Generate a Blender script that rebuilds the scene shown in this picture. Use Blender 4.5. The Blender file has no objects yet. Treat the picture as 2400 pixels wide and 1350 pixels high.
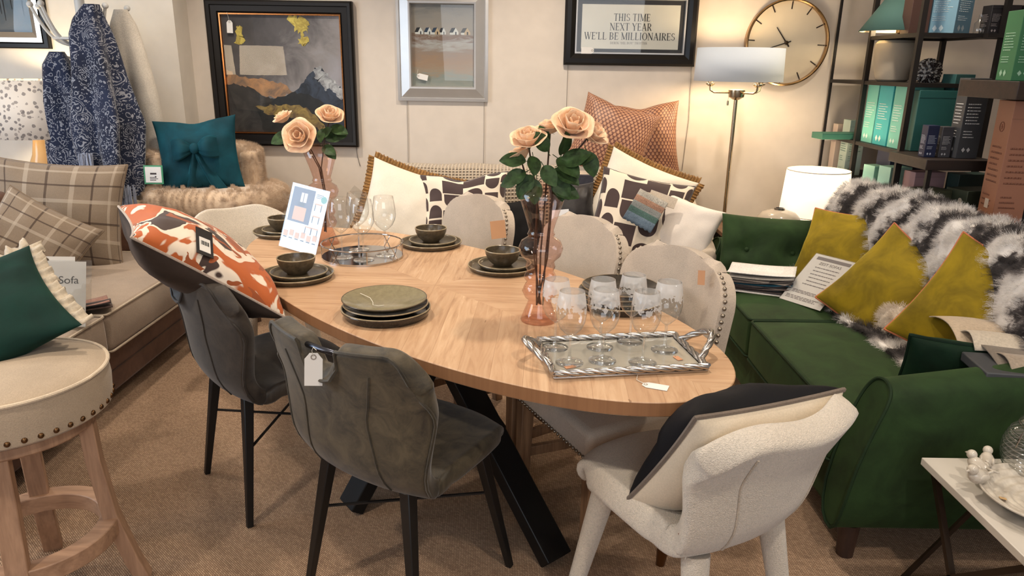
import bpy, bmesh, math, random
from math import sin, cos, pi, radians, sqrt, atan2
from mathutils import Vector, Matrix, Euler, noise
random.seed(7)
SC = bpy.context.scene
COL = SC.collection

# ---------------------------------------------------------------- camera, world, lights, exposure
cd = bpy.data.cameras.new('camera'); cam = bpy.data.objects.new('camera', cd); COL.objects.link(cam)
cd.sensor_width = 36; cd.lens = 36 * 1714 / 2400; cd.clip_start = .02
cam.location = (0, 0, 1.5)
cam.rotation_euler = (Matrix.Rotation(radians(90 - 17), 3, 'X') @ Matrix.Rotation(radians(.9), 3, 'Z')).to_euler()
SC.camera = cam
SC.view_settings.view_transform = 'Standard'; SC.view_settings.look = 'None'
SC.view_settings.gamma = 1; SC.view_settings.use_curve_mapping = False
SC.view_settings.exposure = 0.27
SC.cycles.transparent_max_bounces = 40
w = bpy.data.worlds.new('world'); SC.world = w; w.use_nodes = True
w.node_tree.nodes['Background'].inputs[0].default_value = (.80, .86, 1, 1)
w.node_tree.nodes['Background'].inputs[1].default_value = .22

def lamp(name, kind, loc, energy, color, size=.1, aim=None, spot=None, blend=.6, sizey=None):
    d = bpy.data.lights.new(name, kind); d.energy = energy; d.color = color
    if kind == 'AREA':
        d.size = size
        if sizey: d.shape = 'RECTANGLE'; d.size_y = sizey
    else: d.shadow_soft_size = size
    if spot: d.spot_size = radians(spot); d.spot_blend = blend
    o = bpy.data.objects.new(name, d); COL.objects.link(o); o.location = loc
    if aim is not None:
        o.rotation_euler = (Vector(aim) - Vector(loc)).to_track_quat('-Z', 'Y').to_euler()
    return o
WARM = (1, .87, .72)
# daylight from the shop window on the left, behind the camera
lamp('window_daylight', 'AREA', (-3.9, 1.85, 1.55), 66, (.62, .80, 1), 2.2, (-.3, 3.0, .7), sizey=1.7)
lamp('shopfront_daylight', 'AREA', (.4, -2.6, 2.0), 46, (.92, .95, 1), 3.2, (0, 2.6, .6), sizey=1.6)
# recessed ceiling spots
for i, (x, y, tx, ty, e) in enumerate([(-1.55, .75, -1.1, 1.8, 78), (-1.0, 2.6, -.8, 2.7, 62), (.35, 2.3, .25, 2.3, 66), (.75, .35, .5, 1.5, 66),
                                       (-1.5, 3.9, -1.4, 4.4, 80), (.1, 3.8, .1, 4.5, 90), (1.7, 3.6, 1.7, 4.0, 70), (-2.6, 2.9, -2.3, 3.1, 55), (1.75, 1.3, 1.6, 1.7, 40)]):
    lamp('ceiling_spot', 'SPOT', (x, y, 2.62), e, WARM, .05, (tx, ty, 0), 112, 1.)

# ---------------------------------------------------------------- node helpers
def lin(c):
    def f(v):
        v /= 255
        return v / 12.92 if v <= .04045 else ((v + .055) / 1.055) ** 2.4
    return (f(c[0]), f(c[1]), f(c[2]), 1)

class NT:
    def __init__(s, name):
        s.m = bpy.data.materials.new(name); s.m.use_nodes = True
        s.t = s.m.node_tree; s.b = s.t.nodes['Principled BSDF']; s.out = s.t.nodes['Material Output']
    def put(s, sock, v):
        if isinstance(v, bpy.types.NodeSocket): s.t.links.new(v, sock)
        elif isinstance(v, (tuple, list)) and len(v) == 3 and sock.type == 'RGBA': sock.default_value = lin(v)
        else: sock.default_value = v
    def n(s, typ, ins=None, **props):
        k = s.t.nodes.new('ShaderNode' + typ)
        for a, b in props.items(): setattr(k, a, b)
        for a, b in (ins or {}).items(): s.put(k.inputs[a], b)
        return k
    def math(s, op, a, b=0.0, c=None):
        k = s.n('Math', operation=op); s.put(k.inputs[0], a); s.put(k.inputs[1], b)
        if c is not None: s.put(k.inputs[2], c)
        return k.outputs[0]
    def mix(s, f, a, b, mode='MIX'):
        k = s.n('Mix', data_type='RGBA', blend_type=mode); s.put(k.inputs[0], f); s.put(k.inputs[6], a); s.put(k.inputs[7], b)
        return k.outputs[2]
    def co(s, kind='Object', scale=(1, 1, 1), rot=(0, 0, 0)):
        tc = s.n('TexCoord'); mp = s.n('Mapping', {'Vector': tc.outputs[kind], 'Scale': scale, 'Rotation': rot}); return mp.outputs[0]
    def noise(s, vec, scale, detail=3, rough=.55, dist=0):
        return s.n('TexNoise', {'Vector': vec, 'Scale': scale, 'Detail': detail, 'Roughness': rough, 'Distortion': dist}).outputs['Fac']
    def ramp(s, f, stops, interp='LINEAR'):
        k = s.n('ValToRGB', {'Fac': f}); r = k.color_ramp; r.interpolation = interp
        while len(r.elements) < len(stops): r.elements.new(.5)
        for e, (p, c) in zip(r.elements, stops): e.position = p; e.color = lin(c) if len(c) == 3 else c
        return k.outputs[0]
    def bump(s, h, strength=.3, dist=.002):
        k = s.n('Bump', {'Height': h, 'Strength': strength, 'Distance': dist}); s.put(s.b.inputs['Normal'], k.outputs[0])
    def set(s, **kw):
        for a, b in kw.items(): s.put(s.b.inputs[a.replace('_', ' ')], b)
        return s.m
    def sep(s, v):
        return s.n('SeparateXYZ', {0: v}).outputs

MC = {}
def cached(f):
    def g(*a, **k):
        key = (f.__name__,) + a + tuple(sorted(k.items()))
        if key not in MC: MC[key] = f(*a, **k)
        return MC[key]
    return g

@cached
def paint(c, rough=.6, metal=0., spec=.5):
    t = NT('paint'); v = t.noise(t.co(), 9, 2)
    d = tuple(int(x * .93) for x in c)
    return t.set(Base_Color=t.mix(v, d, c), Roughness=rough, Metallic=metal, Specular_IOR_Level=spec)
@cached
def fabric(c, scale=260., bump=.35, var=.12, sheen=.25, rough=.9, blotch=6.):
    t = NT('fabric'); v = t.co(); a = t.noise(v, scale, 2, .6); b = t.noise(v, blotch, 4, .6)
    lo = tuple(int(x * (1 - var)) for x in c); hi = tuple(min(255, int(x * (1 + var * .6))) for x in c)
    f = t.math('ADD', t.math('MULTIPLY', a, .5), t.math('MULTIPLY', b, .5))
    t.bump(a, bump, .002)
    t.set(Base_Color=t.ramp(f, [(.32, lo), (.68, hi)]), Roughness=rough, Specular_IOR_Level=.2)
    return t.set(Sheen_Weight=sheen, Sheen_Roughness=.4)
@cached
def velvet(c, sheen=.9, tint=None):
    t = NT('velvet'); v = t.co(); b = t.noise(v, 7, 4, .6, .5)
    lo = tuple(int(x * .75) for x in c); hi = tuple(min(255, int(x * 1.12)) for x in c)
    t.bump(t.noise(v, 400, 1), .15, .001)
    return t.set(Base_Color=t.ramp(b, [(.3, lo), (.7, hi)]), Roughness=.75, Specular_IOR_Level=.2, Sheen_Weight=sheen, Sheen_Roughness=.35,
                 Sheen_Tint=tint or tuple(min(255, int(x * 1.5 + 25)) for x in c))
@cached
def boucle(c):
    t = NT('boucle'); v = t.co(); k = t.n('TexVoronoi', {'Vector': v, 'Scale': 380., 'Randomness': 1.}).outputs['Distance']
    a = t.noise(v, 210, 3, .7, 1.)
    h = t.math('ADD', t.math('MULTIPLY', k, -1.), a)
    t.bump(h, .5, .005)
    lo = tuple(int(x * .88) for x in c)
    return t.set(Base_Color=t.ramp(a, [(.3, lo), (.6, c)]), Roughness=.95, Specular_IOR_Level=.1, Sheen_Weight=.4)
@cached
def leather(c, c2, rough=.55):
    t = NT('suede_leather'); v = t.co(); b = t.noise(v, 15, 6, .7, .8); s = t.noise(v, 170, 3)
    t.bump(s, .2, .001)
    return t.set(Base_Color=t.ramp(b, [(.35, c), (.66, c2)]), Roughness=rough, Specular_IOR_Level=.35, Sheen_Weight=.15)
@cached
def metal(c, rough=.3):
    t = NT('metal'); a = t.noise(t.co(), 60, 3)
    return t.set(Base_Color=c, Metallic=1., Roughness=t.math('ADD', rough - .06, t.math('MULTIPLY', a, .12)))
@cached
def wood(c, c2, axis=2, scale=1., rough=.5):
    t = NT('wood'); sc = [26., 26., 26.]; sc[axis] = 2.2
    v = t.co(scale=tuple(x * scale for x in sc)); a = t.noise(v, 1.3, 5, .62, .6); b = t.noise(v, 5, 2)
    t.bump(a, .15, .002)
    f = t.math('ADD', t.math('MULTIPLY', a, .8), t.math('MULTIPLY', b, .2))
    return t.set(Base_Color=t.ramp(f, [(.3, c2), (.62, c)]), Roughness=rough)
@cached
def glass(tint=(255, 255, 255), gloss=.55, rough=.02, edge=.8, base=.05):
    t = NT('thin_glass'); tr = t.n('BsdfTransparent', {'Color': tint}); g = t.n('BsdfGlossy', {'Color': (255, 255, 255), 'Roughness': rough})
    f = t.n('LayerWeight', {'Blend': .28}).outputs['Facing']
    s_ = tuple(int(v * edge) for v in tint); t.put(tr.inputs[0], t.mix(t.math('POWER', f, 3.), tint, s_))
    f = t.math('ADD', t.math('MULTIPLY', t.math('POWER', f, 2.2), gloss), base)
    mx = t.n('MixShader', {0: f, 1: tr.outputs[0], 2: g.outputs[0]}); t.put(t.out.inputs[0], mx.outputs[0]); return t.m
@cached
def glow(c, strength, base=(240, 235, 225)):
    t = NT('lit_lampshade'); return t.set(Base_Color=base, Emission_Color=c, Emission_Strength=strength, Roughness=.9)

# ---------------------------------------------------------------- mesh helpers
def B(): 
    bm = bmesh.new(); bm.loops.layers.uv.new('UVMap'); return bm
def box(bm, c, s, m=None, mi=0):
    r = bmesh.ops.create_cube(bm, size=1)['verts']
    for v in r:
        v.co = Vector((v.co.x * s[0] + c[0], v.co.y * s[1] + c[1], v.co.z * s[2] + c[2]))
        if m: v.co = m @ v.co
    fs = {f for v in r for f in v.link_faces}
    uv = bm.loops.layers.uv.active
    for f in fs:
        f.material_index = mi
        for l, q in zip(f.loops, ((0, 0), (1, 0), (1, 1), (0, 1))): l[uv].uv = q
    return r
def frames(pts, closed=False):
    n = len(pts); T = []
    for i in range(n):
        a = pts[i - 1] if (i > 0 or closed) else pts[i]; b = pts[(i + 1) % n] if (i < n - 1 or closed) else pts[i]
        T.append((b - a).normalized())
    u = T[0].orthogonal().normalized(); out = []
    for t in T:
        u = (u - t * u.dot(t)); u = u.normalized() if u.length > 1e-6 else t.orthogonal().normalized()
        out.append((u, t.cross(u)))
    return out
def tube(bm, pts, r, seg=8, closed=False, cap=True, mi=0, flat=1.):
    pts = [Vector(p) for p in pts]; n = len(pts); fr = frames(pts, closed); rings = []
    for i, (p, (u, v)) in enumerate(zip(pts, fr)):
        rr = r[i] if isinstance(r, (list, tuple)) else r
        rings.append([bm.verts.new(p + (u * cos(2 * pi * k / seg) + v * sin(2 * pi * k / seg) * flat) * rr) for k in range(seg)])
    for i in range(n if closed else n - 1):
        a, b = rings[i], rings[(i + 1) % n]; off = 0
        if closed and i == n - 1:
            off = min(range(seg), key=lambda o: (a[0].co - b[o].co).length)
        for k in range(seg):
            f = bm.faces.new((a[k], a[(k + 1) % seg], b[(k + 1 + off) % seg], b[(k + off) % seg])); f.material_index = mi
    if cap and not closed:
        bm.faces.new(rings[0][::-1]).material_index = mi; bm.faces.new(rings[-1]).material_index = mi
def bar(bm, a, b, w, h, up=(0, 0, 1), w2=None, h2=None, mi=0):
    a, b = Vector(a), Vector(b); t = (b - a).normalized(); s = t.cross(Vector(up))
    s = s.normalized() if s.length > 1e-4 else t.orthogonal().normalized(); u = s.cross(t)
    w2 = w2 or w; h2 = h2 or h; q = []
    for p, ww, hh in ((a, w, h), (b, w2, h2)):
        q.append([bm.verts.new(p + s * x * ww / 2 + u * y * hh / 2) for x, y in ((-1, -1), (1, -1), (1, 1), (-1, 1))])
    for k in range(4): bm.faces.new((q[0][k], q[0][(k + 1) % 4], q[1][(k + 1) % 4], q[1][k])).material_index = mi
    bm.faces.new(q[0][::-1]).material_index = mi; bm.faces.new(q[1]).material_index = mi
def loftbar(bm, path, sizes, side):
    """square-section curved bar: path points, (w, h) per point, side = vector across"""
    P = [Vector(p) for p in path]; S = Vector(side).normalized(); R = []
    for i, p in enumerate(P):
        t = (P[min(i + 1, len(P) - 1)] - P[max(i - 1, 0)]).normalized(); u = t.cross(S).normalized(); w_, h_ = sizes[i]
        R.append([bm.verts.new(p + S * x * w_ / 2 + u * y * h_ / 2) for x, y in ((-1, -1), (1, -1), (1, 1), (-1, 1))])
    for a, b in zip(R, R[1:]):
        for k in range(4): bm.faces.new((a[k], a[(k + 1) % 4], b[(k + 1) % 4], b[k]))
    bm.faces.new(R[0][::-1]); bm.faces.new(R[-1])
def lathe(bm, prof, seg=32, c=(0, 0, 0), mi=0, sx=1., sy=1.):
    rings = []
    for r, z in prof:
        if r < 1e-5: rings.append([bm.verts.new((c[0], c[1], c[2] + z))])
        else: rings.append([bm.verts.new((c[0] + r * sx * cos(2 * pi * k / seg), c[1] + r * sy * sin(2 * pi * k / seg), c[2] + z)) for k in range(seg)])
    uv = bm.loops.layers.uv.active
    for i, (a, b) in enumerate(zip(rings, rings[1:])):
        for k in range(seg):
            q = [a[k % len(a)], a[(k + 1) % len(a)], b[(k + 1) % len(b)], b[k % len(b)]]
            u = []
            for v in q:
                if v not in u: u.append(v)
            if len(u) > 2:
                f = bm.faces.new(u); f.material_index = mi
                if len(u) == 4:
                    for l, t in zip(f.loops, ((k / seg, i), (((k + 1) / seg), i), ((k + 1) / seg, i + 1), (k / seg, i + 1))):
                        l[uv].uv = (t[0], t[1] / (len(prof) - 1))
def prism(bm, out, z0, z1, mi=0):
    a = [bm.verts.new((x, y, z0)) for x, y in out]; b = [bm.verts.new((x, y, z1)) for x, y in out]; n = len(out)
    bm.faces.new(a[::-1]).material_index = mi; bm.faces.new(b).material_index = mi
    for k in range(n): bm.faces.new((a[k], a[(k + 1) % n], b[(k + 1) % n], b[k])).material_index = mi
def grid(bm, fn, nu, nv, mi=0, wrap=False):
    uv = bm.loops.layers.uv.active
    V = [[bm.verts.new(fn(i / nu, j / nv)) for j in range(nv + 1)] for i in range(nu if wrap else nu + 1)]
    for i in range(nu):
        i2 = (i + 1) % len(V)
        for j in range(nv):
            f = bm.faces.new((V[i][j], V[i2][j], V[i2][j + 1], V[i][j + 1])); f.material_index = mi
            for l, (a, b) in zip(f.loops, ((i, j), (i + 1, j), (i + 1, j + 1), (i, j + 1))): l[uv].uv = (a / nu, b / nv)
    return V
def obj(name, bm, mat, parent=None, loc=(0, 0, 0), rot=(0, 0, 0), bev=0, sub=0, solid=0, ang=38, seg=2, off=0, out=None):
    me = bpy.data.meshes.new(name); bmesh.ops.recalc_face_normals(bm, faces=bm.faces)
    if out is not None:
        if sum((f.calc_center_median() - Vector(out)).dot(f.normal) * f.calc_area() for f in bm.faces) < 0: bmesh.ops.reverse_faces(bm, faces=bm.faces)
    bm.to_mesh(me); bm.free()
    for m in (mat if isinstance(mat, (list, tuple)) else [mat]): me.materials.append(m)
    me.polygons.foreach_set('use_smooth', [True] * len(me.polygons))
    if ang: me.set_sharp_from_angle(angle=radians(ang))
    o = bpy.data.objects.new(name, me); COL.objects.link(o); o.location = loc; o.rotation_euler = rot
    if parent: o.parent = parent
    if solid:
        md = o.modifiers.new('thickness', 'SOLIDIFY'); md.thickness = solid; md.offset = off
    if bev:
        md = o.modifiers.new('bevel', 'BEVEL'); md.width = bev; md.segments = seg; md.limit_method = 'ANGLE'; md.angle_limit = radians(40)
    if sub:
        md = o.modifiers.new('smooth', 'SUBSURF'); md.levels = md.render_levels = sub
    return o
def tag(o, label, cat, group=None, kind=None):
    o['label'] = label; o['category'] = cat
    if group: o['group'] = group
    if kind: o['kind'] = kind
    return o
def thing(name, label, cat, loc=(0, 0, 0), rz=0, group=None, rot=None):
    o = bpy.data.objects.new(name, None); COL.objects.link(o); o.empty_display_size = .05
    o.location = loc; o.rotation_euler = rot or (0, 0, rz)
    return tag(o, label, cat, group)
def struct(name, bm, mat, **k):
    o = obj(name, bm, mat, **k); o['kind'] = 'structure'; return o
def copy_tree(o, label, loc, rz=None, parent=None):
    c = o.copy(); COL.objects.link(c)
    if parent: c.parent = parent
    else:
        c.location = loc; c['label'] = label
        if rz is not None: c.rotation_euler = (0, 0, rz)
    for ch in [x for x in bpy.data.objects if x.parent == o]: copy_tree(ch, None, None, None, c)
    return c
def orient(o, c, yaw, tilt=0, spin=0):
    """a flat thing built in its local xy plane, stood up facing -Y, leant back by tilt, turned by yaw (degrees)"""
    m = Matrix.Rotation(radians(yaw), 3, 'Z') @ Matrix.Rotation(radians(90 - tilt), 3, 'X') @ Matrix.Rotation(radians(spin), 3, 'Z')
    o.location = c; o.rotation_euler = m.to_euler(); return o
def cushion(name, label, w, h, t, c, yaw, tilt, spin, mat, back=None, pipe=None, pr=.006, group=None, seed=0, pinch=.09, cat='cushion', chop=0., wr=.012, full=.42, sag=0.):
    bm = B(); N = 26; rn = random.Random(seed); so = Vector((seed * 3.1, seed * 1.7, 0))
    def edge(u, v):
        x = u * w / 2 * (1 - pinch * (1 - v * v)); y = v * h / 2 * (1 - pinch * (1 - u * u))
        if chop: y -= chop * h * math.exp(-(u / .33) ** 2) * (v * .5 + .5) ** 2
        if sag: y -= sag * h * (1 - u * u) * (v * .5 + .5)
        return x, y
    for side in (1, -1):
        def fn(a, b, side=side):
            u = -cos(pi * a) if True else 0; v = -cos(pi * b)
            x, y = edge(u, v); k = max(0, (1 - u * u) * (1 - v * v))
            z = side * t / 2 * k ** full
            q = noise.noise(Vector((x * 7, y * 7, side)) + so) + .5 * noise.noise(Vector((x * 16, y * 16, side * 2)) + so)
            r = sqrt(u * u + v * v) + 1e-6
            ray = sin(8 * atan2(v, u) + seed + 2 * q) * max(0, r - .45) * .6
            z += side * wr * min(1, k * 5) * (q + ray)
            return (x, y, z)
        grid(bm, fn, N, N, mi=0 if side > 0 else 1)
    bmesh.ops.remove_doubles(bm, verts=bm.verts, dist=1e-5)
    o = obj(name, bm, [mat, back or mat], ang=0)
    tag(o, label, cat, group); orient(o, c, yaw, tilt, spin)
    if pipe:
        pts = []
        for k in range(4):
            for i in range(14):
                s = -cos(pi * i / 14)
                u, v = ((s, -1), (1, s), (-s, 1), (-1, -s))[k]; x, y = edge(u, v); pts.append((x, y, 0))
        b2 = B(); tube(b2, pts, pr, 6, closed=True); obj('piping', b2, pipe, o)
    return o
def rrect(w, h, r, n=5):
    p = []
    for cx, cy, a in ((w / 2 - r, h / 2 - r, 0), (-w / 2 + r, h / 2 - r, 90), (-w / 2 + r, -h / 2 + r, 180), (w / 2 - r, -h / 2 + r, 270)):
        for i in range(n + 1): q = radians(a + 90 * i / n); p.append((cx + r * cos(q), cy + r * sin(q)))
    return p
def text(s, size, mat, parent, loc, rot=(0, 0, 0), align='CENTER', name='lettering', ext=.0004, sx=1.):
    cu = bpy.data.curves.new(name, 'FONT'); cu.body = s; cu.size = size; cu.align_x = align; cu.align_y = 'CENTER'; cu.extrude = ext
    o = bpy.data.objects.new(name, cu); COL.objects.link(o)
    dg = bpy.context.evaluated_depsgraph_get(); dg.update()
    me = bpy.data.meshes.new_from_object(o.evaluated_get(dg)); bpy.data.objects.remove(o)
    for v in me.vertices: v.co.x *= sx
    me.materials.clear(); me.materials.append(mat)
    o = bpy.data.objects.new(name, me); COL.objects.link(o); o.parent = parent; o.location = loc; o.rotation_euler = rot
    return o
def lines(bm, x0, x1, y0, y1, n, rn, z=.0006, h=.4, mi=0, ragged=.35):
    """rows of small dashes, as a block of print too small to read"""
    st = (y1 - y0) / n
    for i in range(n):
        y = y1 - st * (i + .5); end = x1 - (x1 - x0) * ragged * rn.random(); x = x0
        while x < end:
            ww = min((x1 - x0) * rn.uniform(.05, .16), end - x)
            box(bm, (x + ww / 2, y, z), (ww, st * h, .0006), mi=mi); x += ww + (x1 - x0) * .02
def price_tag(label, loc, rot, size=.05, mat=None, string=None, name='price_tag'):
    """swing tag lying in its local xy plane, hole end at +x"""
    w_, h_ = size, size * .5
    bm = B(); prism(bm, [(-w_ / 2, -h_ / 2), (w_ * .32, -h_ / 2), (w_ / 2, -h_ * .22), (w_ / 2, h_ * .22), (w_ * .32, h_ / 2), (-w_ / 2, h_ / 2)], -.0005, .0005)
    o = obj(name, bm, mat or paint((235, 232, 226), .8)); o.location = loc; o.rotation_euler = rot; tag(o, label, 'tag')
    bm = B(); lathe(bm, [(.05 * w_, .0004), (.05 * w_, .001), (.085 * w_, .001), (.085 * w_, .0004)], 14, (w_ * .38, 0, 0)); obj('eyelet', bm, paint((150, 140, 130), .6), o)
    if string:
        bm = B(); tube(bm, string, .0008, 5); obj('string', bm, paint((225, 220, 205), .9), o)
    return o
# ---------------------------------------------------------------- the room
def carpet():
    t = NT('woven_carpet'); v = t.co(); 
    br = t.n('TexBrick', {'Vector': t.co(rot=(0, 0, .75)), 'Scale': 46., 'Mortar Size': .06, 'Mortar Smooth': .9, 'Brick Width': .5, 'Row Height': .25, 'Color1': (204, 171, 141), 'Color2': (163, 132, 107), 'Mortar': (108, 84, 66)})
    n1 = t.noise(v, 120, 3, .7); n2 = t.noise(v, 1.6, 3)
    c = t.mix(t.math('MULTIPLY', n1, .55), br.outputs['Color'], (150, 130, 112))
    c = t.mix(t.math('MULTIPLY', t.math('GREATER_THAN', n1, .66), .5), c, (214, 184, 148))
    t.bump(t.math('ADD', br.outputs['Fac'], n1), .6, -.006)
    return t.set(Base_Color=c, Roughness=1., Specular_IOR_Level=.05)
bm = B(); box(bm, (0, 1.0, -.05), (9.4, 9.0, .1)); struct('floor', bm, carpet())
WALL = paint((223, 211, 197), .85, 0., .2)
bm = B(); box(bm, (.1, 4.98, 1.35), (8.6, .16, 2.7)); struct('wall_back', bm, WALL)
bm = B(); box(bm, (-3.14, 4.80, 1.35), (2.14, .20, 2.7)); struct('wall_pier', bm, paint((230, 222, 210), .85, 0., .2))
bm = B(); box(bm, (-4.28, 1.2, 1.35), (.16, 7.6, 2.7)); struct('wall_left', bm, WALL)
bm = B(); box(bm, (3.6, 1.2, 1.35), (.16, 7.6, 2.7)); struct('wall_right', bm, WALL)
bm = B(); box(bm, (-.3, 1.4, 2.78), (8.2, 7.2, .12)); struct('ceiling', bm, paint((236, 232, 224), .9, 0., .1))
bm = B(); box(bm, (.9, 4.885, .06), (6., .03, .12)); struct('baseboard_back', bm, paint((226, 218, 204), .6), bev=.004)

# ---------------------------------------------------------------- dining table
def table_wood():
    t = NT('mango_wood_boards'); s = t.sep(t.co()); x, y = s[0], s[1]
    q = t.math('GREATER_THAN', t.math('MULTIPLY', x, y), 0.)
    su, di = t.math('ADD', x, y), t.math('SUBTRACT', x, y)
    mixf = lambda a, b: t.math('ADD', t.math('MULTIPLY', q, b), t.math('MULTIPLY', t.math('SUBTRACT', 1., q), a))
    ac, al = mixf(su, di), mixf(di, su)
    bd = t.math('FLOOR', t.math('DIVIDE', ac, .118)); fr = t.math('FRACT', t.math('DIVIDE', ac, .118))
    idv = t.n('CombineXYZ', {0: bd, 1: t.math('ADD', t.math('MULTIPLY', t.math('GREATER_THAN', x, 0.), 3.), q), 2: t.math('GREATER_THAN', y, 0.)}).outputs[0]
    rnd = t.n('TexWhiteNoise', {'Vector': idv}).outputs['Value']
    gv = t.n('CombineXYZ', {0: t.math('MULTIPLY', al, 2.6), 1: t.math('MULTIPLY', ac, 26.), 2: t.math('MULTIPLY', rnd, 40.)}).outputs[0]
    g = t.noise(gv, 1., 6, .62, 1.1)
    c = t.ramp(g, [(.25, (156, 120, 90)), (.47, (192, 156, 122)), (.72, (212, 180, 146))])
    c = t.mix(t.math('MULTIPLY', rnd, .55), c, (168, 130, 98))
    kn = t.noise(t.n('CombineXYZ', {0: t.math('MULTIPLY', al, 7.), 1: t.math('MULTIPLY', ac, 30.), 2: 3.}).outputs[0], 1., 2)
    c = t.mix(t.math('MULTIPLY', t.math('GREATER_THAN', kn, .74), .6), c, (110, 74, 46))
    seam = t.math('LESS_THAN', fr, .016)
    c = t.mix(t.math('MULTIPLY', seam, .45), c, (128, 88, 56))
    nz = t.sep(t.n('NewGeometry').outputs['Normal'])[2]
    c = t.mix(t.math('LESS_THAN', t.math('ABSOLUTE', nz), .5), c, t.mix(g, (118, 82, 56), (160, 116, 80)))
    t.bump(g, .12, .002)
    return t.set(Base_Color=c, Roughness=.42, Specular_IOR_Level=.4)
TA, TB, TZ = 1.144, .479, .76
TT = thing('dining_table', 'oval dining table with light mango wood top on black metal spider legs', 'table', (-.267, 2.44, 0), radians(132.38))
bm = B(); prism(bm, [(TA * cos(2 * pi * i / 128), TB * sin(2 * pi * i / 128)) for i in range(128)], .722, .76)
obj('tabletop', bm, table_wood(), TT, bev=.003)
BLK = paint((20, 20, 21), .45, .3)
bm = B(); prism(bm, rrect(1.1, .34, .05), .704, .722); obj('mounting_plate', bm, BLK, TT)
for ux, vy in ((.665, .02), (-.665, .02), (.03, .37), (.03, -.37)):
    bm = B(); L = Vector((ux, vy, 0)); d = L.normalized()
    bar(bm, tuple(d * -.12 + Vector((0, 0, .70))), tuple(L * .97 + Vector((0, 0, .012))), .10, .05, up=(0, 0, 1))
    obj('leg', bm, BLK, TT, bev=.004)

# ---------------------------------------------------------------- chairs
def interp(tab, t):
    for a, b in zip(tab, tab[1:]):
        if t <= b[0]:
            k = (t - a[0]) / (b[0] - a[0]); k = max(0, min(1, k))
            return [x + (y - x) * k for x, y in zip(a[1:], b[1:])]
    return list(tab[-1][1:])
def smoothtab(tab, n=60):
    r = [[i / n] + interp(tab, i / n) for i in range(n + 1)]
    for _ in range(5):
        r = [r[0]] + [[r[i][0]] + [(r[i - 1][k] + 2 * r[i][k] + r[i + 1][k]) / 4 for k in range(1, len(r[i]))] for i in range(1, n)] + [r[-1]]
    return r
def normal_at(fn, s, t):
    e = .004; a = (Vector(fn(min(1, s + e), t)) - Vector(fn(max(0, s - e), t))); b = (Vector(fn(s, min(1, t + e))) - Vector(fn(s, max(0, t - e))))
    return a.cross(b).normalized()
def seam(bm, fn, path, off, r):
    pts = []
    for s, t in path: pts.append(Vector(fn(s, t)) + normal_at(fn, s, t) * off)
    tube(bm, pts, r, 6)

GP = smoothtab([[0, .236, .450, .160, 0], [.08, .217, .464, .207, 0], [.22, .077, .466, .236, .0], [.38, -.096, .450, .236, .03], [.47, -.180, .446, .226, .045], [.56, -.226, .515, .236, .05], [.76, -.245, .69, .268, .080], [1, -.285, .865, .270, .071]])
def grey_fn(a, b):
    s = a * 2 - 1; y, z, hw, wg = interp(GP, b); x = s * hw; y += wg * abs(s) ** 2.2
    if b < .4: z += .02 * abs(s) ** 4 * min(1, b / .2); y -= .055 * abs(s) ** 3 * (1 - b / .4) ** 3
    if b > .7:
        k = (b - .7) / .3
        z -= k * k * (.10 * max(0, (abs(s) - .70) / .30) ** 2.0 + .012 * max(0, 1 - abs(s) / .7))
        z -= max(0, (b - .80) / .20) ** 1.3 * .075 * math.exp(-(s / .17) ** 6)
    return (x, y, z)
def grey_chair(label, loc, rz, cols):
    t = thing('dining_chair', label, 'chair', loc, rz, 'suede look side chairs with a bar handle')
    m = leather(*cols)
    # a split shell: seat and backrest are two panels of one bucket
    bm = B(); grid(bm, lambda a, b: grey_fn(a, b * .47), 28, 20); obj('seat', bm, m, t, solid=.05, sub=1, ang=0)
    bm = B(); grid(bm, lambda a, b: grey_fn(a, .45 + b * .55), 36, 26); obj('backrest', bm, m, t, solid=.054, sub=1, ang=0)
    dk = leather(tuple(int(c * .8) for c in cols[0]), tuple(int(c * .8) for c in cols[1]))
    bm = B()
    rear = 1 if normal_at(grey_fn, .5, .8).y < 0 else -1
    for sg in (-1, 1):
        seam(bm, grey_fn, [(.5 + sg * (.20 + .14 * abs(k / 12 - .55)), .50 + .42 * k / 12) for k in range(13)], rear * .028, .0026)
    edge = [(.006, .5 + .5 * k / 14) for k in range(15)] + [(.006 + .988 * k / 40, 1) for k in range(1, 40)] + [(.994, 1 - .5 * k / 14) for k in range(15)]
    seam(bm, grey_fn, edge, rear * .026, .0045)
    obj('piping', bm, dk, t)
    bm = B(); tube(bm, [(-.085, -.262, .828), (-.06, -.284, .834), (0, -.29, .836), (.06, -.284, .834), (.085, -.262, .828)], .008, 10); obj('handle', bm, metal((70, 72, 80), .25), t)
    blk = paint((26, 25, 25), .4, .2)
    for x, y in ((1, 1), (1, -1), (-1, 1), (-1, -1)):
        bm = B(); bar(bm, (x * .15, y * .15 - .01, .435), (x * .215, y * .215, 0), .034, .034, w2=.02, h2=.02, up=(1, 0, 0)); obj('leg', bm, blk, t, bev=.003)
    bm = B(); tube(bm, [(-.175, -.175, .27), (.175, .175, .27)], .005, 6); tube(bm, [(.175, -.175, .263), (-.175, .175, .263)], .005, 6); obj('cross_brace', bm, blk, t)
    return t
grey_chair('olive grey suede look dining chair with a white swing tag on its bar handle', (-.293, 1.880, 0), radians(-35), ((46, 40, 30), (84, 74, 56)))
grey_chair('charcoal suede look dining chair with a blotch print cushion over its back', (-.842, 2.415, 0), radians(-50), ((40, 34, 30), (64, 56, 48)))

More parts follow.
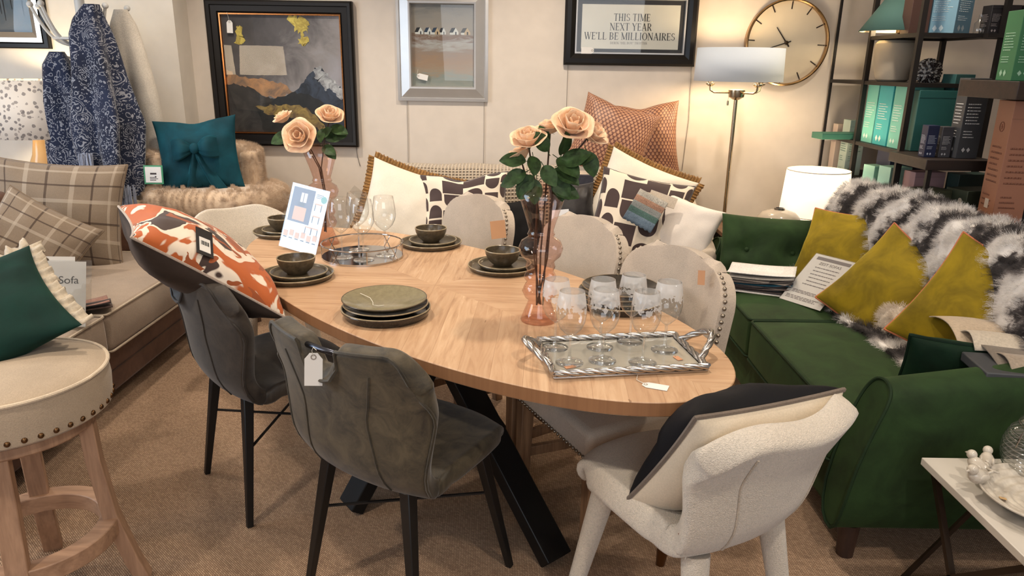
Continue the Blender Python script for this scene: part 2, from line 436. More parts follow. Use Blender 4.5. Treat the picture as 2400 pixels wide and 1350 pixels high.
BPF = smoothtab([[0, .262, .438, .135, 0], [.07, .243, .458, .182, 0], [.2, .098, .460, .203, 0], [.38, -.107, .443, .203, .016], [.47, -.194, .460, .193, .048], [.58, -.243, .535, .196, .08], [.8, -.278, .674, .222, .107], [1, -.336, .800, .230, .095]])
def boucle_fn(a, b):
    s = a * 2 - 1; y, z, hw, wg = interp(BPF, b); x = s * hw; y += wg * abs(s) ** 2.3
    if b < .4: z += .02 * abs(s) ** 4 * min(1, b / .2); y -= .06 * abs(s) ** 3 * (1 - b / .4) ** 3
    if b > .7:
        k = (b - .7) / .3; z -= k * k * .085 * max(0, (abs(s) - .45) / .55) ** 2.4; x *= 1 + .05 * k * k
        z -= .012 * k * math.exp(-(s / .4) ** 2)
    return (x, y, z)
def boucle_chair(label, loc, rz):
    t = thing('dining_chair', label, 'chair', loc, rz, 'cream boucle tub dining chairs'); m = boucle((212, 200, 184))
    bm = B(); grid(bm, lambda a, b: boucle_fn(a, b * .48), 28, 20); obj('seat', bm, m, t, solid=.075, sub=1, ang=0)
    bm = B(); grid(bm, lambda a, b: boucle_fn(a, .45 + b * .55), 32, 24); obj('backrest', bm, m, t, solid=.066, sub=1, ang=0)
    rear = 1 if normal_at(boucle_fn, .5, .8).y < 0 else -1
    bm = B()
    for sg in (-1, 1): bm = B(); seam(bm, boucle_fn, [(.5 + sg * (.27 + .05 * k / 12), .49 + .46 * k / 12) for k in range(13)], rear * .034, .003); obj('seam', bm, boucle((196, 182, 163)), t)
    br = metal((120, 88, 58), .35)
    for x, y in ((1, 1), (1, -1), (-1, 1), (-1, -1)):
        a, b = Vector((x * .135, y * .16, .42)), Vector((x * .185, y * .235, 0)); c = b + (a - b) * .27
        bm = B(); tube(bm, [a, c], [.034, .024], 16); lg = obj('leg', bm, m, t)
        bm = B(); tube(bm, [c, b], [.021, .014], 16); obj('metal_tip', bm, br, lg)
    return t
boucle_chair('cream boucle dining chair at the near table tip with a black cushion on it', (.459, 1.655, 0), radians(34))
boucle_chair('cream boucle dining chair tucked under the far end of the table', (-1.20, 3.36, 0), radians(-48 - 90))

LINEN = fabric((186, 172, 156), 300, .3, .10, .2)
WOODB = wood((150, 116, 86), (104, 76, 54))
def stud_row(bm, pts, gap, r=.0065):
    pts = [Vector(p) for p in pts]; acc = 0; nxt = gap / 2
    for a, b in zip(pts, pts[1:]):
        l = (b - a).length
        while nxt <= acc + l:
            bmesh.ops.create_uvsphere(bm, u_segments=8, v_segments=5, radius=r, matrix=Matrix.Translation(a + (b - a) * ((nxt - acc) / l))); nxt += gap
        acc += l
def studded_chair(label, loc, rz):
    t = thing('dining_chair', label, 'chair', loc, rz, 'studded linen dining chairs on the window side of the table')
    fw, rw, d = .265, .225, .235
    bm = B(); prism(bm, [(-rw, -d), (rw, -d), (fw, d), (-fw, d)], .385, .485); obj('seat', bm, LINEN, t, bev=.022, seg=4)
    out = []
    W2, H0, H1, r = .270, .43, .895, .11
    out += [(-W2 + .03, H0), (W2 - .03, H0), (W2, H0 + .2), (W2, H1 - r)]
    for i in range(1, 9): q = radians(90 * i / 8); out.append((W2 - r + r * cos(q), H1 - r + r * sin(q)))
    out.append((0, H1 + .022))
    for i in range(0, 9): q = radians(90 + 90 * i / 8); out.append((-W2 + r + r * cos(q), H1 - r + r * sin(q)))
    out += [(-W2, H0 + .2)]
    R = Matrix.Translation((0, -d + .015, .0)) @ Matrix.Rotation(radians(90), 4, 'X')
    sh = lambda p: Vector((p.x, p.y - .20 * max(0, p.z - .45) ** 1.3 + .55 * p.x * p.x, p.z))
    def bk(a, b):
        s = a * 2 - 1; q = max(0, (b - .55) / .45) * pi / 2; z = H0 + (H1 - r - H0) * min(1, b / .55) + r * sin(q); wd = W2 - r + r * cos(q) - .03 * max(0, 1 - (z - H0) / .2)
        return sh(R @ Vector((s * wd, z + .03 * (1 - s * s) * b * b, 0)))
    bm = B(); grid(bm, bk, 24, 24); obj('backrest', bm, LINEN, t, solid=.052, bev=.016, seg=3, ang=0)
    side = [sh(R @ Vector((x, z, 0))) for x, z in out]
    c = Vector((0, 0, 0))
    for pts in (side[2:11], side[14:]):
        bm = B(); stud_row(bm, [p + Vector((.002 if p.x > 0 else -.002, .014, .001)) for p in pts], .021); obj('nailhead_trim', bm, metal((150, 140, 126), .35), t)
    z = .397; q4 = [(-rw - .002, -d, z), (-fw - .002, d + .002, z), (fw + .002, d + .002, z), (rw + .002, -d, z)]
    for a, b in zip(q4, q4[1:]): bm = B(); stud_row(bm, [a, b], .019, .0055); obj('nailhead_trim', bm, metal((150, 140, 126), .35), t)
    for x, y in ((-1, 1), (1, 1), (-1, -1), (1, -1)):
        bm = B(); xx = x * (.225 if y > 0 else .195)
        bar(bm, (xx, y * .19, .39), (xx, y * .20 - (.03 if y < 0 else 0), 0), .05, .05, w2=.036, h2=.036, up=(0, 1, 0)); obj('leg', bm, WOODB, t, bev=.003)
    for x in (-1, 1):
        bm = B(); bar(bm, (x * .218, .19, .17), (x * .19, -.20, .17), .022, .036); obj('side_stretcher', bm, WOODB, t, bev=.002)
    bm = B(); bar(bm, (-.2, 0, .17), (.2, 0, .17), .022, .036); obj('cross_stretcher', bm, WOODB, t, bev=.002)
    return t
s3 = studded_chair('beige studded dining chair nearest the rope tray, seat under the table tip', (.325, 2.235, 0), radians(206 - 90))
copy_tree(s3, 'beige studded dining chair behind the front rose vase, second from the table tip', (.07, 2.72, 0), radians(210 - 90))
copy_tree(s3, 'beige studded dining chair with a square kraft tag, farthest from the table tip', (-.36, 3.16, 0), radians(214 - 90))

# ---------------------------------------------------------------- bar stool
OAK = wood((180, 144, 116), (136, 104, 82))
t = thing('bar_stool', 'round linen bar stool with pale oak legs and a ring footrest', 'stool', (-1.335, 1.765, 0))
R0 = .245
bm = B(); lathe(bm, [(0, .592), (R0 - .01, .592), (R0, .60), (R0 + .004, .66), (R0, .703), (R0 - .006, .708), (R0 - .05, .722), (.1, .734), (0, .736)], 56); obj('seat', bm, fabric((178, 160, 138), 340, .35, .10, .2), t)
bm = B(); tube(bm, [(R0 * cos(2 * pi * i / 56), R0 * sin(2 * pi * i / 56), .707) for i in range(56)], .0055, 8, closed=True); obj('piping', bm, fabric((208, 190, 166), 300), t)
bm = B()
for i in range(44):
    a = 2 * pi * i / 44; bmesh.ops.create_uvsphere(bm, u_segments=10, v_segments=6, radius=.0075, matrix=Matrix.Translation((R0 * 1.0 * cos(a), R0 * sin(a), .612)))
obj('nailhead_trim', bm, metal((104, 78, 54), .4), t)
bm = B(); lathe(bm, [(.17, .575), (.17, .592)], 32); lathe(bm, [(0, .575), (.17, .575)], 32); obj('swivel_plate', bm, BLK, t)
bm = B(); lathe(bm, [(0, .545), (.195, .545), (.2, .55), (.2, .575), (0, .575)], 40); obj('apron', bm, OAK, t)
for a in (20, 118, 200, 292):
    ca, sa = cos(radians(a)), sin(radians(a)); pts = []
    bm = B(); prev = None
    path = [(.172, .575), (.176, .42), (.195, .24), (.232, .08), (.257, 0)]
    path = [interp([[k / 4, r_, z_] for k, (r_, z_) in enumerate(path)], i / 12) for i in range(13)]
    loftbar(bm, [(r_ * ca, r_ * sa, z_) for r_, z_ in path], [(.052, .038)] * 13, (-sa, ca, 0))
    obj('leg', bm, OAK, t, bev=.003)
bm = B(); lathe(bm, [(.165, .185), (.215, .185), (.215, .235), (.165, .235), (.165, .185)], 56); obj('footrest', bm, wood((178, 142, 114), (136, 104, 82), 0), t, bev=.003)
# ---------------------------------------------------------------- pictures, sign and clock on the back wall
def rings(bm, w, h, prof, mi=0):
    """mitred picture moulding: prof = (inset, height) pairs; local xy plane, +z towards the room"""
    R = []
    for d, z in prof:
        x, y = w / 2 - d, h / 2 - d; R.append([bm.verts.new(p) for p in ((-x, -y, z), (x, -y, z), (x, y, z), (-x, y, z))])
    for a, b in zip(R, R[1:]):
        for k in range(4): bm.faces.new((a[k], a[(k + 1) % 4], b[(k + 1) % 4], b[k])).material_index = mi
def framed(name, label, x0, x1, z0, z1, y, prof, mat, inset, cat='picture'):
    t = thing(name, label, cat, ((x0 + x1) / 2, y, (z0 + z1) / 2), rot=(radians(90), 0, 0))
    bm = B(); rings(bm, x1 - x0, z1 - z0, prof); obj('frame', bm, mat, t, ang=25)
    return t, x1 - x0 - 2 * inset, z1 - z0 - 2 * inset
GL = glass((250, 252, 252), .35, .01, .9, .018)
def pane(t, w, h, z):
    bm = B(); box(bm, (0, 0, z), (w, h, .002)); obj('glass', bm, GL, t)
BLACKF = paint((20, 17, 16), .38, 0., .3)
# gold and charcoal mountain print
t, iw, ih = framed('framed_picture', 'large black framed print of a snowy peak with gold patches', -1.945, -1.025, .965, 1.86, 4.90,
                   [(0, 0), (0, .042), (.012, .05), (.03, .046), (.034, .038), (.068, .034), (.072, .026), (.078, .022), (.078, 0)], BLACKF, .078)
bm = B(); rings(bm, iw, ih, [(0, .01), (0, .03), (.008, .03), (.010, .01)]); obj('gilt_slip', bm, metal((190, 128, 78), .25), t)
def daub(c1, c2, sc=9., rough=.7):
    k = NT('paint_daubs'); a = k.noise(k.co(), sc, 6, .68, 1.2); return k.set(Base_Color=k.ramp(a, [(.35, c1), (.65, c2)]), Roughness=rough)
def sky_print():
    k = NT('painted_sky'); v = k.co(); s = k.sep(v); a = k.noise(v, 5, 6, .65, .6)
    f = k.math('ADD', k.math('MULTIPLY', s[0], .9), k.math('MULTIPLY', a, .8)); f = k.math('SUBTRACT', f, k.math('MULTIPLY', s[1], .5))
    return k.set(Base_Color=k.ramp(f, [(.0, (70, 64, 64)), (.3, (98, 90, 90)), (.55, (150, 140, 138)), (.8, (166, 158, 162))]), Roughness=.8)
def poly(bm, pts, z, mi):
    vs = [bm.verts.new(((u - .5) * iw, (.5 - v) * ih, z)) for u, v in pts]; f = bm.faces.new(vs); f.material_index = mi; bmesh.ops.triangulate(bm, faces=[f])
bm = B(); rn = random.Random(3)
def rough_edge(pts, n=5, a=.012):
    out = []
    for p, q in zip(pts, pts[1:] + pts[:1]):
        for i in range(n):
            k = i / n; e = a if i else 0; out.append((min(1, max(0, p[0] + (q[0] - p[0]) * k + rn.uniform(-e, e))), min(1, max(0, p[1] + (q[1] - p[1]) * k + rn.uniform(-e, e)))))
    return out
poly(bm, [(0, 0), (1, 0), (1, 1), (0, 1)], .010, 0)
poly(bm, rough_edge([(.02, .46), (.12, .52), (.24, .53), (.40, .55), (.5, .58), (.56, .64), (.42, .70), (.28, .66), (.1, .62), (.0, .60)]), .0104, 1)
poly(bm, rough_edge([(.57, .64), (.66, .56), (.72, .48), (.80, .42), (.90, .54), (1, .63), (1, 1), (.57, 1)]), .0108, 2)
poly(bm, rough_edge([(.80, .42), (.87, .5), (.93, .56), (1, .63), (1, .72), (.93, .67), (.88, .60), (.84, .63), (.80, .56), (.76, .53), (.75, .47)], 6, .012), .0112, 3)
poly(bm, rough_edge([(0, .58), (.1, .585), (.21, .61), (.33, .69), (.41, .70), (.5, .8), (.6, 1), (0, 1)]), .0116, 4)
poly(bm, rough_edge([(.24, .775), (.41, .70), (.55, .645), (.69, .655), (.82, .735), (.84, .80), (.9, .95), (.8, 1), (.3, 1)]), .012, 5)
poly(bm, rough_edge([(.23, .77), (.35, .76), (.47, .75), (.67, .77), (.79, .90), (.86, .97), (.76, .96), (.66, .90), (.48, .845), (.33, .84)], 6, .014), .0124, 6)
poly(bm, rough_edge([(.56, .03), (.64, .02), (.72, .05), (.73, .12), (.69, .17), (.72, .22), (.68, .26), (.63, .24), (.66, .17), (.61, .12)], 5, .02), .0124, 7)
poly(bm, rough_edge([(.13, .11), (.18, .11), (.18, .18), (.20, .22), (.17, .25), (.10, .24), (.13, .18)], 4, .014), .0124, 7)
obj('print', bm, [sky_print(), daub((196, 142, 96), (120, 98, 84)), daub((26, 26, 30), (62, 68, 84)), daub((210, 206, 206), (120, 116, 118), 14), daub((38, 35, 35), (66, 60, 58)), daub((24, 22, 22), (44, 40, 38)), daub((176, 146, 76), (96, 72, 50), 12), daub((222, 196, 96), (150, 124, 50), 22)], t, ang=0)
pane(t, iw, ih, .017)
price_tag('white swing tag hanging at the top left of the mountain print', (-1.80, 4.868, 1.70), (radians(90), radians(-88), 0), .075, string=[(.03, 0, 0), (.05, .004, .001), (.085, .012, .002)])
# beach huts print
SILV = paint((196, 194, 192), .38, .55)
t, iw, ih = framed('framed_picture', 'silver framed painting of a row of beach huts on sand', -.755, -.175, 1.265, 1.945, 4.90,
                   [(0, 0), (0, .022), (.018, .026), (.022, .02), (.078, .042), (.088, .040), (.094, .02), (.094, 0)], SILV, .094)
def beach():
    k = NT('painted_beach'); v = k.co(); s = k.sep(v); a = k.noise(k.co(scale=(3, 14, 1)), 2.2, 6, .7, .8)
    f = k.math('ADD', k.math('DIVIDE', s[1], .50), .5); f = k.math('ADD', f, k.math('MULTIPLY', k.math('SUBTRACT', a, .5), .42))
    return k.set(Base_Color=k.ramp(f, [(.03, (150, 148, 138)), (.12, (138, 142, 134)), (.2, (160, 138, 116)), (.3, (162, 130, 104)), (.42, (150, 128, 112)), (.52, (176, 170, 164)), (.6, (124, 92, 72)), (.66, (158, 144, 130)), (.85, (152, 142, 132)), (1, (128, 122, 116))]), Roughness=.75)
bm = B(); poly(bm, [(0, 0), (1, 0), (1, 1), (0, 1)], .010, 0)
for k, (u, ww, rc) in enumerate([(.06, .13, 2), (.21, .12, 3), (.33, .13, 3), (.455, .10, 2), (.62, .14, 2), (.80, .15, 4)]):
    poly(bm, [(u, .36), (u + ww * .4, .36), (u + ww * .4, .33), (u, .33)], .0104, 1)
    poly(bm, [(u - .01, .335), (u + ww * .35, .335), (u + ww * .66, .275), (u + ww * .2, .28)], .0106, rc)
    poly(bm, [(u + ww * .35, .36), (u + ww, .36), (u + ww, .33), (u + ww * .66, .275), (u + ww * .35, .335)], .0107, 5 if k in (2, 5) else 1)
    poly(bm, [(u + ww * .62, .36), (u + ww * .76, .36), (u + ww * .76, .325), (u + ww * .62, .325)], .0109, 2)
obj('painting', bm, [beach(), paint((222, 218, 210), .8), paint((34, 30, 30), .8), paint((48, 62, 82), .8), paint((74, 70, 66), .8), paint((204, 176, 140), .8)], t, ang=0)
pane(t, iw, ih, .014)
price_tag('white swing tag on the lower corner of the beach hut painting', (-.595, 4.872, 1.415), (radians(90), radians(-168), 0), .07, string=[(.026, 0, 0), (.036, -.01, .001), (.036, -.04, .004)])

# "this time next year" sign, in a serif face cut from strokes
def serif(s, h, mat, parent, loc, width=None):
    bm = B(); TH, TN = .13, .055
    def st(x0, y0, x1, y1, w):
        d = Vector((x1 - x0, y1 - y0, 0)); n = Vector((-d.y, d.x, 0)).normalized() * w / 2
        q = [Vector((x0, y0, 0)) + n, Vector((x0, y0, 0)) - n, Vector((x1, y1, 0)) - n, Vector((x1, y1, 0)) + n]; S.append(q)
    def arc(cx, cy, rx, ry, a0, a1, w, n=12):
        pr = None
        for i in range(n + 1):
            a = radians(a0 + (a1 - a0) * i / n); c, k = cos(a), sin(a); wt = TN + (w - TN) * abs(c)
            p = (Vector((cx + (rx + wt / 2) * c, cy + (ry + TN / 2) * k, 0)), Vector((cx + (rx - wt / 2) * c, cy + (ry - TN / 2) * k, 0)))
            if pr: S.append([pr[0], pr[1], p[1], p[0]])
            pr = p
    def sf(x, y, w=.2): st(x - w / 2, y, x + w / 2, y, .045)
    X = 0.; faces = []
    for ch in s:
        S = []; W = .6
        if ch == ' ': X += .32; continue
        if ch in "'\u2019": st(.08, 1, .05, .74, .1); W = .16
        elif ch == '"': st(.05, 1, .05, .75, .07); st(.2, 1, .2, .75, .07); W = .3
        elif ch == 'I': st(.14, 0, .14, 1, TH); sf(.14, .02, .26); sf(.14, .98, .26); W = .28
        elif ch == 'T': st(.3, 0, .3, 1, TH); st(0, .97, .6, .97, .06); st(.02, .97, .02, .8, .04); st(.58, .97, .58, .8, .04); sf(.3, .02, .26)
        elif ch == 'H':
            for x in (.13, .55): st(x, 0, x, 1, TH); sf(x, .02, .24); sf(x, .98, .24)
            st(.13, .51, .55, .51, TN); W = .68
        elif ch in 'EL':
            st(.13, 0, .13, 1, TH); st(.02, .03, .5, .03, .06); st(.5, .03, .54, .2, .04); W = .55
            if ch == 'E': st(.02, .97, .5, .97, .06); st(.5, .97, .5, .8, .04); st(.13, .52, .4, .52, TN); st(.4, .6, .4, .43, .04)
            else: sf(.13, .98, .24)
        elif ch == 'M':
            st(.1, 0, .1, 1, TN); st(.1, 1, .42, .05, TH); st(.42, .05, .74, 1, TN); st(.74, 0, .74, 1, TH); W = .84
            for x in (.1, .74): sf(x, .02, .22)
            sf(.05, .98, .16); sf(.79, .98, .16)
        elif ch == 'N': st(.1, 0, .1, 1, TN); st(.08, 1, .6, .02, TH); st(.6, 0, .6, 1, TN); sf(.1, .02); sf(.6, .98); sf(.06, .98, .16); W = .7
        elif ch == 'X': st(.08, 1, .56, 0, TH); st(.08, 0, .56, 1, TN); [sf(a, b) for a in (.08, .56) for b in (.02, .98)]; W = .64
        elif ch == 'Y': st(.06, 1, .32, .48, TH); st(.58, 1, .32, .48, TN); st(.32, 0, .32, .5, TH); sf(.32, .02, .26); sf(.06, .98); sf(.58, .98); W = .64
        elif ch == 'A': st(.08, 0, .33, 1, TN); st(.33, 1, .6, 0, TH); st(.17, .34, .47, .34, TN); sf(.08, .02); sf(.6, .02); W = .68
        elif ch == 'W': st(.04, 1, .25, .02, TH); st(.25, .02, .46, .95, TN); st(.42, 1, .64, .02, TH); st(.64, .02, .86, 1, TN); sf(.05, .98); sf(.44, .98, .22); sf(.86, .98, .16); W = .9
        elif ch in 'RBPK': 
            st(.13, 0, .13, 1, TH); sf(.1, .98, .2); sf(.13, .02, .24); W = .62
            if ch == 'K': st(.13, .42, .52, 1, TN); st(.26, .58, .56, 0, TH); sf(.56, .02); sf(.52, .98)
            else:
                st(.13, .97, .3, .97, TN); st(.13, .5, .3, .5, TN); arc(.3, .735, .19, .235, -90, 90, TH)
                if ch == 'R': st(.3, .5, .56, .02, TH); sf(.58, .02, .12)
                if ch == 'B': st(.13, .03, .3, .03, TN); arc(.3, .265, .22, .235, -90, 90, TH)
        elif ch == 'D': st(.13, 0, .13, 1, TH); st(.02, .97, .3, .97, TN); st(.02, .03, .3, .03, TN); arc(.28, .5, .32, .47, -90, 90, TH); W = .68
        elif ch == 'O': arc(.36, .5, .3, .47, 0, 360, TH, 26); W = .72
        elif ch == 'S': arc(.26, .735, .18, .235, 20, 270, TH * .8); arc(.26, .265, .2, .235, 90, -160, TH * .8); W = .52
        for q in S: faces.append([Vector((p.x + X, p.y, 0)) for p in q])
        X += W + .08
    k = (width / X) if width else h
    for q in faces: bm.faces.new([bm.verts.new(((p.x - X / 2) * k, (p.y - .5) * h, 0)) for p in q])
    o = obj('lettering', bm, mat, parent, loc, ang=0); return o
t, iw, ih = framed('framed_sign', 'black framed sign with serif words about next year and millionaires', .305, 1.137, 1.503, 1.975, 4.90,
                   [(0, 0), (0, .03), (.014, .046), (.04, .05), (.056, .036), (.064, .03), (.070, .02), (.070, 0)], BLACKF, .070, 'sign')
bm = B(); rings(bm, iw, ih, [(0, .008), (0, .024), (.009, .024), (.011, .008)]); obj('silver_slip', bm, SILV, t)
bm = B(); box(bm, (0, 0, .005), (iw, ih, .006)); obj('mount', bm, paint((40, 32, 30), .5), t)
bm = B(); box(bm, (0, -.003, .009), (.615, .264, .003)); obj('card', bm, paint((226, 218, 206), .8), t)
INK = paint((58, 54, 52), .8)
cz = 1.739
serif('THIS TIME', .044, INK, t, (.008, 1.787 - cz + .006, .0112), .232)
serif('NEXT YEAR', .044, INK, t, (.003, 1.735 - cz + .002, .0112), .266)
serif("WE'LL BE MILLIONAIRES", .044, INK, t, (.0, 1.681 - cz, .0112), .575)
serif('DEREK "DEL BOY" TROTTER', .014, paint((120, 112, 106), .8), t, (-.006, 1.640 - cz, .0112), .235)
pane(t, iw, ih, .018)
price_tag('white tag stuck inside the lower left corner of the black framed sign', (.455, 4.876, 1.592), (radians(90), 0, radians(0)), .08)
# hanging wires below the pictures
for x, a, b, l in ((-.70, 1.265, .80, 'left'), (-.20, 1.265, .80, 'right'), (.335, 1.503, 1.0, 'left'), (1.125, 1.503, .84, 'right')):
    bm = B(); tube(bm, [(x, 4.893, a), (x + (.012 if b == .84 else 0), 4.893, (a + b) / 2), (x - .004, 4.893, b)], .0018, 5)
    tag(obj('hanging_wire', bm, paint((150, 138, 124), .6)), 'thin %s hand wire down the wall under the %s' % (l, 'beach hut painting' if a < 1.4 else 'black framed sign'), 'wire')
bm = B(); tube(bm, [(-1.045, 4.893, .965), (-1.04, 4.893, .9), (-1.025, 4.893, .835)], .0018, 5); tag(obj('hanging_wire', bm, paint((70, 62, 56), .6)), 'loose wire end below the lower right corner of the mountain print', 'wire')
# clock
t = thing('wall_clock', 'large round wall clock with a thin brass rim and baton markers', 'clock', (1.71, 4.90, 1.657), rot=(radians(90), 0, 0))
r = .262
bm = B(); lathe(bm, [(r, 0), (r, .042), (r - .008, .046), (r - .014, .042), (r - .014, .012)], 72); obj('rim', bm, metal((176, 142, 100), .22), t)
bm = B(); lathe(bm, [(0, .012), (r - .013, .012)], 72); obj('face', bm, paint((214, 200, 176), .6), t)
for k in range(12):
    a = radians(30 * k + 3); bm = B(); bar(bm, (sin(a) * .2, cos(a) * .2, .014), (sin(a) * .245, cos(a) * .245, .014), .007, .002); obj('hour_marker', bm, paint((60, 48, 40), .4, .4), t)
for a, l, wd in ((-38, .115, .009), (-108, .17, .007)):
    a = radians(a); bm = B(); bar(bm, (-sin(a) * .03, -cos(a) * .03, .018), (sin(a) * l, cos(a) * l, .018), wd, .002, w2=.004); obj('hand', bm, paint((50, 42, 36), .4, .5), t)
bm = B(); lathe(bm, [(.012, .012), (.012, .022), (0, .024)], 16); obj('hub', bm, metal((90, 74, 58), .3), t)
# figures print on the pier
t, iw, ih = framed('framed_picture', 'dark framed print of thin upright figures at the left edge of the photo', -3.50, -2.835, 1.548, 2.2, 4.70,
                   [(0, 0), (0, .03), (.006, .034), (.028, .034), (.032, .028), (.036, .036), (.062, .04), (.088, .026), (.094, .022), (.094, 0)], [BLACKF, metal((214, 206, 196), .3)], .094)
fr = [c for c in bpy.data.objects if c.parent == t][0]
for p in fr.data.polygons:
    if p.index >= 20: p.material_index = 1
bm = B(); poly(bm, [(0, 0), (1, 0), (1, 1), (0, 1)], .010, 0)
for u, v0, v1 in ((.62, .5, .78), (.66, .55, .86), (.76, .5, .72), (.9, .56, .8), (.4, .5, .8), (.5, .6, .84)): poly(bm, [(u, v0), (u + .022, v0), (u + .016, v1), (u + .008, v1)], .0105, 1)
obj('print', bm, [daub((62, 78, 92), (104, 104, 108), 4.), paint((26, 28, 36), .8)], t, ang=0); pane(t, iw, ih, .016)

# ---------------------------------------------------------------- lamps
def drum(bm, r0, r1, z0, z1, seg=64): lathe(bm, [(r0, z0), (r1, z1)], seg)
def shade_ring(parent, r, z, mat):
    bm = B(); tube(bm, [(r * cos(2 * pi * i / 48), r * sin(2 * pi * i / 48), z) for i in range(48)], .003, 6, closed=True); obj('shade_trim', bm, mat, parent)
NICK = metal((168, 150, 124), .25)
LX, LY = 1.31, 4.48
t = thing('floor_lamp', 'tall brass floor lamp with a pale blue grey drum shade in front of the clock', 'lamp', (LX, LY, 0))
bm = B(); lathe(bm, [(0, 0), (.14, 0), (.14, .015), (.03, .025), (0, .026)], 40); obj('base', bm, NICK, t)
bm = B(); tube(bm, [(0, 0, .02), (0, 0, 1.34)], .011, 14); obj('pole', bm, NICK, t)
bm = B(); lathe(bm, [(0, 1.315), (.02, 1.32), (.045, 1.335), (.048, 1.36), (.048, 1.375), (.03, 1.38), (0, 1.38)], 28); obj('hub', bm, NICK, t)
BULB = glow((255, 206, 140), 14)
for a in (170, 300, 15):
    ca, sa = cos(radians(a)), sin(radians(a)); P = [(.04 * ca, .04 * sa, 1.36), (.13 * ca, .13 * sa, 1.36), (.152 * ca, .152 * sa, 1.372), (.155 * ca, .155 * sa, 1.40)]
    bm = B(); tube(bm, P, .006, 8); am = obj('arm', bm, NICK, t)
    bm = B(); lathe(bm, [(0, 1.395), (.012, 1.395), (.026, 1.405), (.026, 1.412), (.014, 1.415), (.014, 1.45), (0, 1.45)], 18, (.155 * ca, .155 * sa, 0)); obj('bulb_holder', bm, NICK, am)
    bm = B(); lathe(bm, [(0, 1.45), (.012, 1.455), (.018, 1.49), (.012, 1.52), (0, 1.54)], 16, (.155 * ca, .155 * sa, 0)); obj('bulb', bm, BULB, am)
bm = B(); drum(bm, .252, .246, 1.425, 1.61)
k = NT('shade_fabric'); k.bump(k.noise(k.co(), 300, 2), .15, .001)
obj('lamp_shade', bm, k.set(Base_Color=(196, 202, 208), Roughness=.9, Emission_Color=(225, 222, 216), Emission_Strength=.10), t, solid=.003, ang=0)
bm = B(); tube(bm, [(-.045, -.01, 1.35), (-.05, -.012, 1.315)], .0015, 5); lathe(bm, [(0, 1.285), (.006, 1.288), (.006, 1.312), (0, 1.315)], 10, (-.05, -.012, 0)); obj('pull_cord', bm, NICK, t)
lamp('floor_lamp_light', 'POINT', (LX, LY, 1.50), 13, (1, .74, .44), .07)
# patterned lamp on the left
PX, PY = -2.80, 4.36
def floral():
    k = NT('leaf_print_shade'); v = k.co('Object', (1, 1, 1)); n = k.n('TexVoronoi', {'Vector': v, 'Scale': 44., 'Randomness': 1.}); d = n.outputs['Distance']
    w_ = k.noise(v, 60, 2); f = k.math('ADD', d, k.math('MULTIPLY', k.math('SUBTRACT', w_, .5), .5)); m = k.math('LESS_THAN', f, .40)
    sel = k.math('GREATER_THAN', k.sep(n.outputs['Color'])[0], .3)
    c = k.mix(k.math('MULTIPLY', m, sel), (216, 204, 190), k.mix(k.sep(n.outputs['Color'])[1], (120, 112, 108), (168, 156, 146)))
    return k.set(Base_Color=c, Roughness=.9, Emission_Color=c, Emission_Strength=.14)
bm = B(); box(bm, (PX, PY, .41), (.6, .4, .82)); st_ = obj('side_cabinet', bm, wood((140, 110, 84), (100, 76, 56)), bev=.006); tag(st_, 'low wooden side cabinet under the leaf print lamp', 'cabinet')
t = thing('table_lamp', 'table lamp with a leaf print shade and an amber glass base behind the plaid cushions', 'lamp', (PX, PY, .82))
bm = B(); lathe(bm, [(0, 0), (.085, 0), (.09, .02), (.07, .07), (.046, .13), (.033, .2), (.028, .25), (0, .25)], 36); obj('base', bm, NT('amber_glass').set(Base_Color=(226, 190, 140), Roughness=.08, Transmission_Weight=.45), t)
bm = B(); drum(bm, .252, .232, .235, .555); obj('lamp_shade', bm, floral(), t, solid=.003, ang=0)
lamp('leaf_lamp_light', 'POINT', (PX, PY, 1.24), 11, (1, .80, .50), .06)
# white drum lamp and vase beside the green sofa
bm = B(); 
t = thing('side_table', 'small side table behind the far arm of the green sofa', 'table', (1.60, 4.28, 0))
bm = B(); prism(bm, rrect(.76, .44, .04), .555, .58); obj('tabletop', bm, wood((120, 88, 64), (84, 60, 44), 0), t, bev=.003)
for x in (-.33, .33):
    for y in (-.17, .17): bm = B(); bar(bm, (x, y, .555), (x, y, 0), .03, .03); obj('leg', bm, BLK, t)
t = thing('table_lamp', 'glowing white drum shade lamp on a ribbed white base', 'lamp', (1.80, 4.34, .58))
bm = B(); lathe(bm, [(0, 0), (.11, 0), (.12, .01), (.115, .022), (.121, .034), (.116, .046), (.12, .058), (.10, .075), (.03, .085), (.02, .1), (0, .1)], 40); obj('base', bm, paint((226, 222, 214), .5), t)
bm = B(); drum(bm, .195, .176, .085, .352); obj('lamp_shade', bm, glow((255, 232, 205), .9), t, solid=.003, ang=0)
for z, r_ in ((.087, .196), (.351, .177)): shade_ring(t, r_, z, paint((200, 190, 176), .8))
lamp('drum_lamp_light', 'POINT', (1.80, 4.34, .80), 5, (1, .80, .54), .06)
t = thing('vase', 'round glossy grey beige vase beside the drum lamp', 'vase', (1.535, 4.17, .58))
bm = B(); lathe(bm, [(0, 0), (.055, 0), (.075, .008), (.11, .035), (.124, .07), (.118, .10), (.09, .128), (.05, .14), (.03, .143)], 40); obj('body', bm, NT('glazed_ceramic').set(Base_Color=(178, 166, 150), Roughness=.12), t)
bm = B(); lathe(bm, [(.03, .14), (.03, .152), (.022, .152), (.02, .12)], 24); obj('collar', bm, metal((150, 146, 140), .25), t)
bm = B(); lathe(bm, [(0, .0), (.03, 0), (.065, .018), (.075, .045), (.07, .045), (.06, .022), (0, .006)], 32); o = obj('bowl', bm, paint((88, 66, 52), .4), None, (1.70, 4.14, .58)); tag(o, 'small dark brown bowl in front of the white drum lamp', 'bowl')

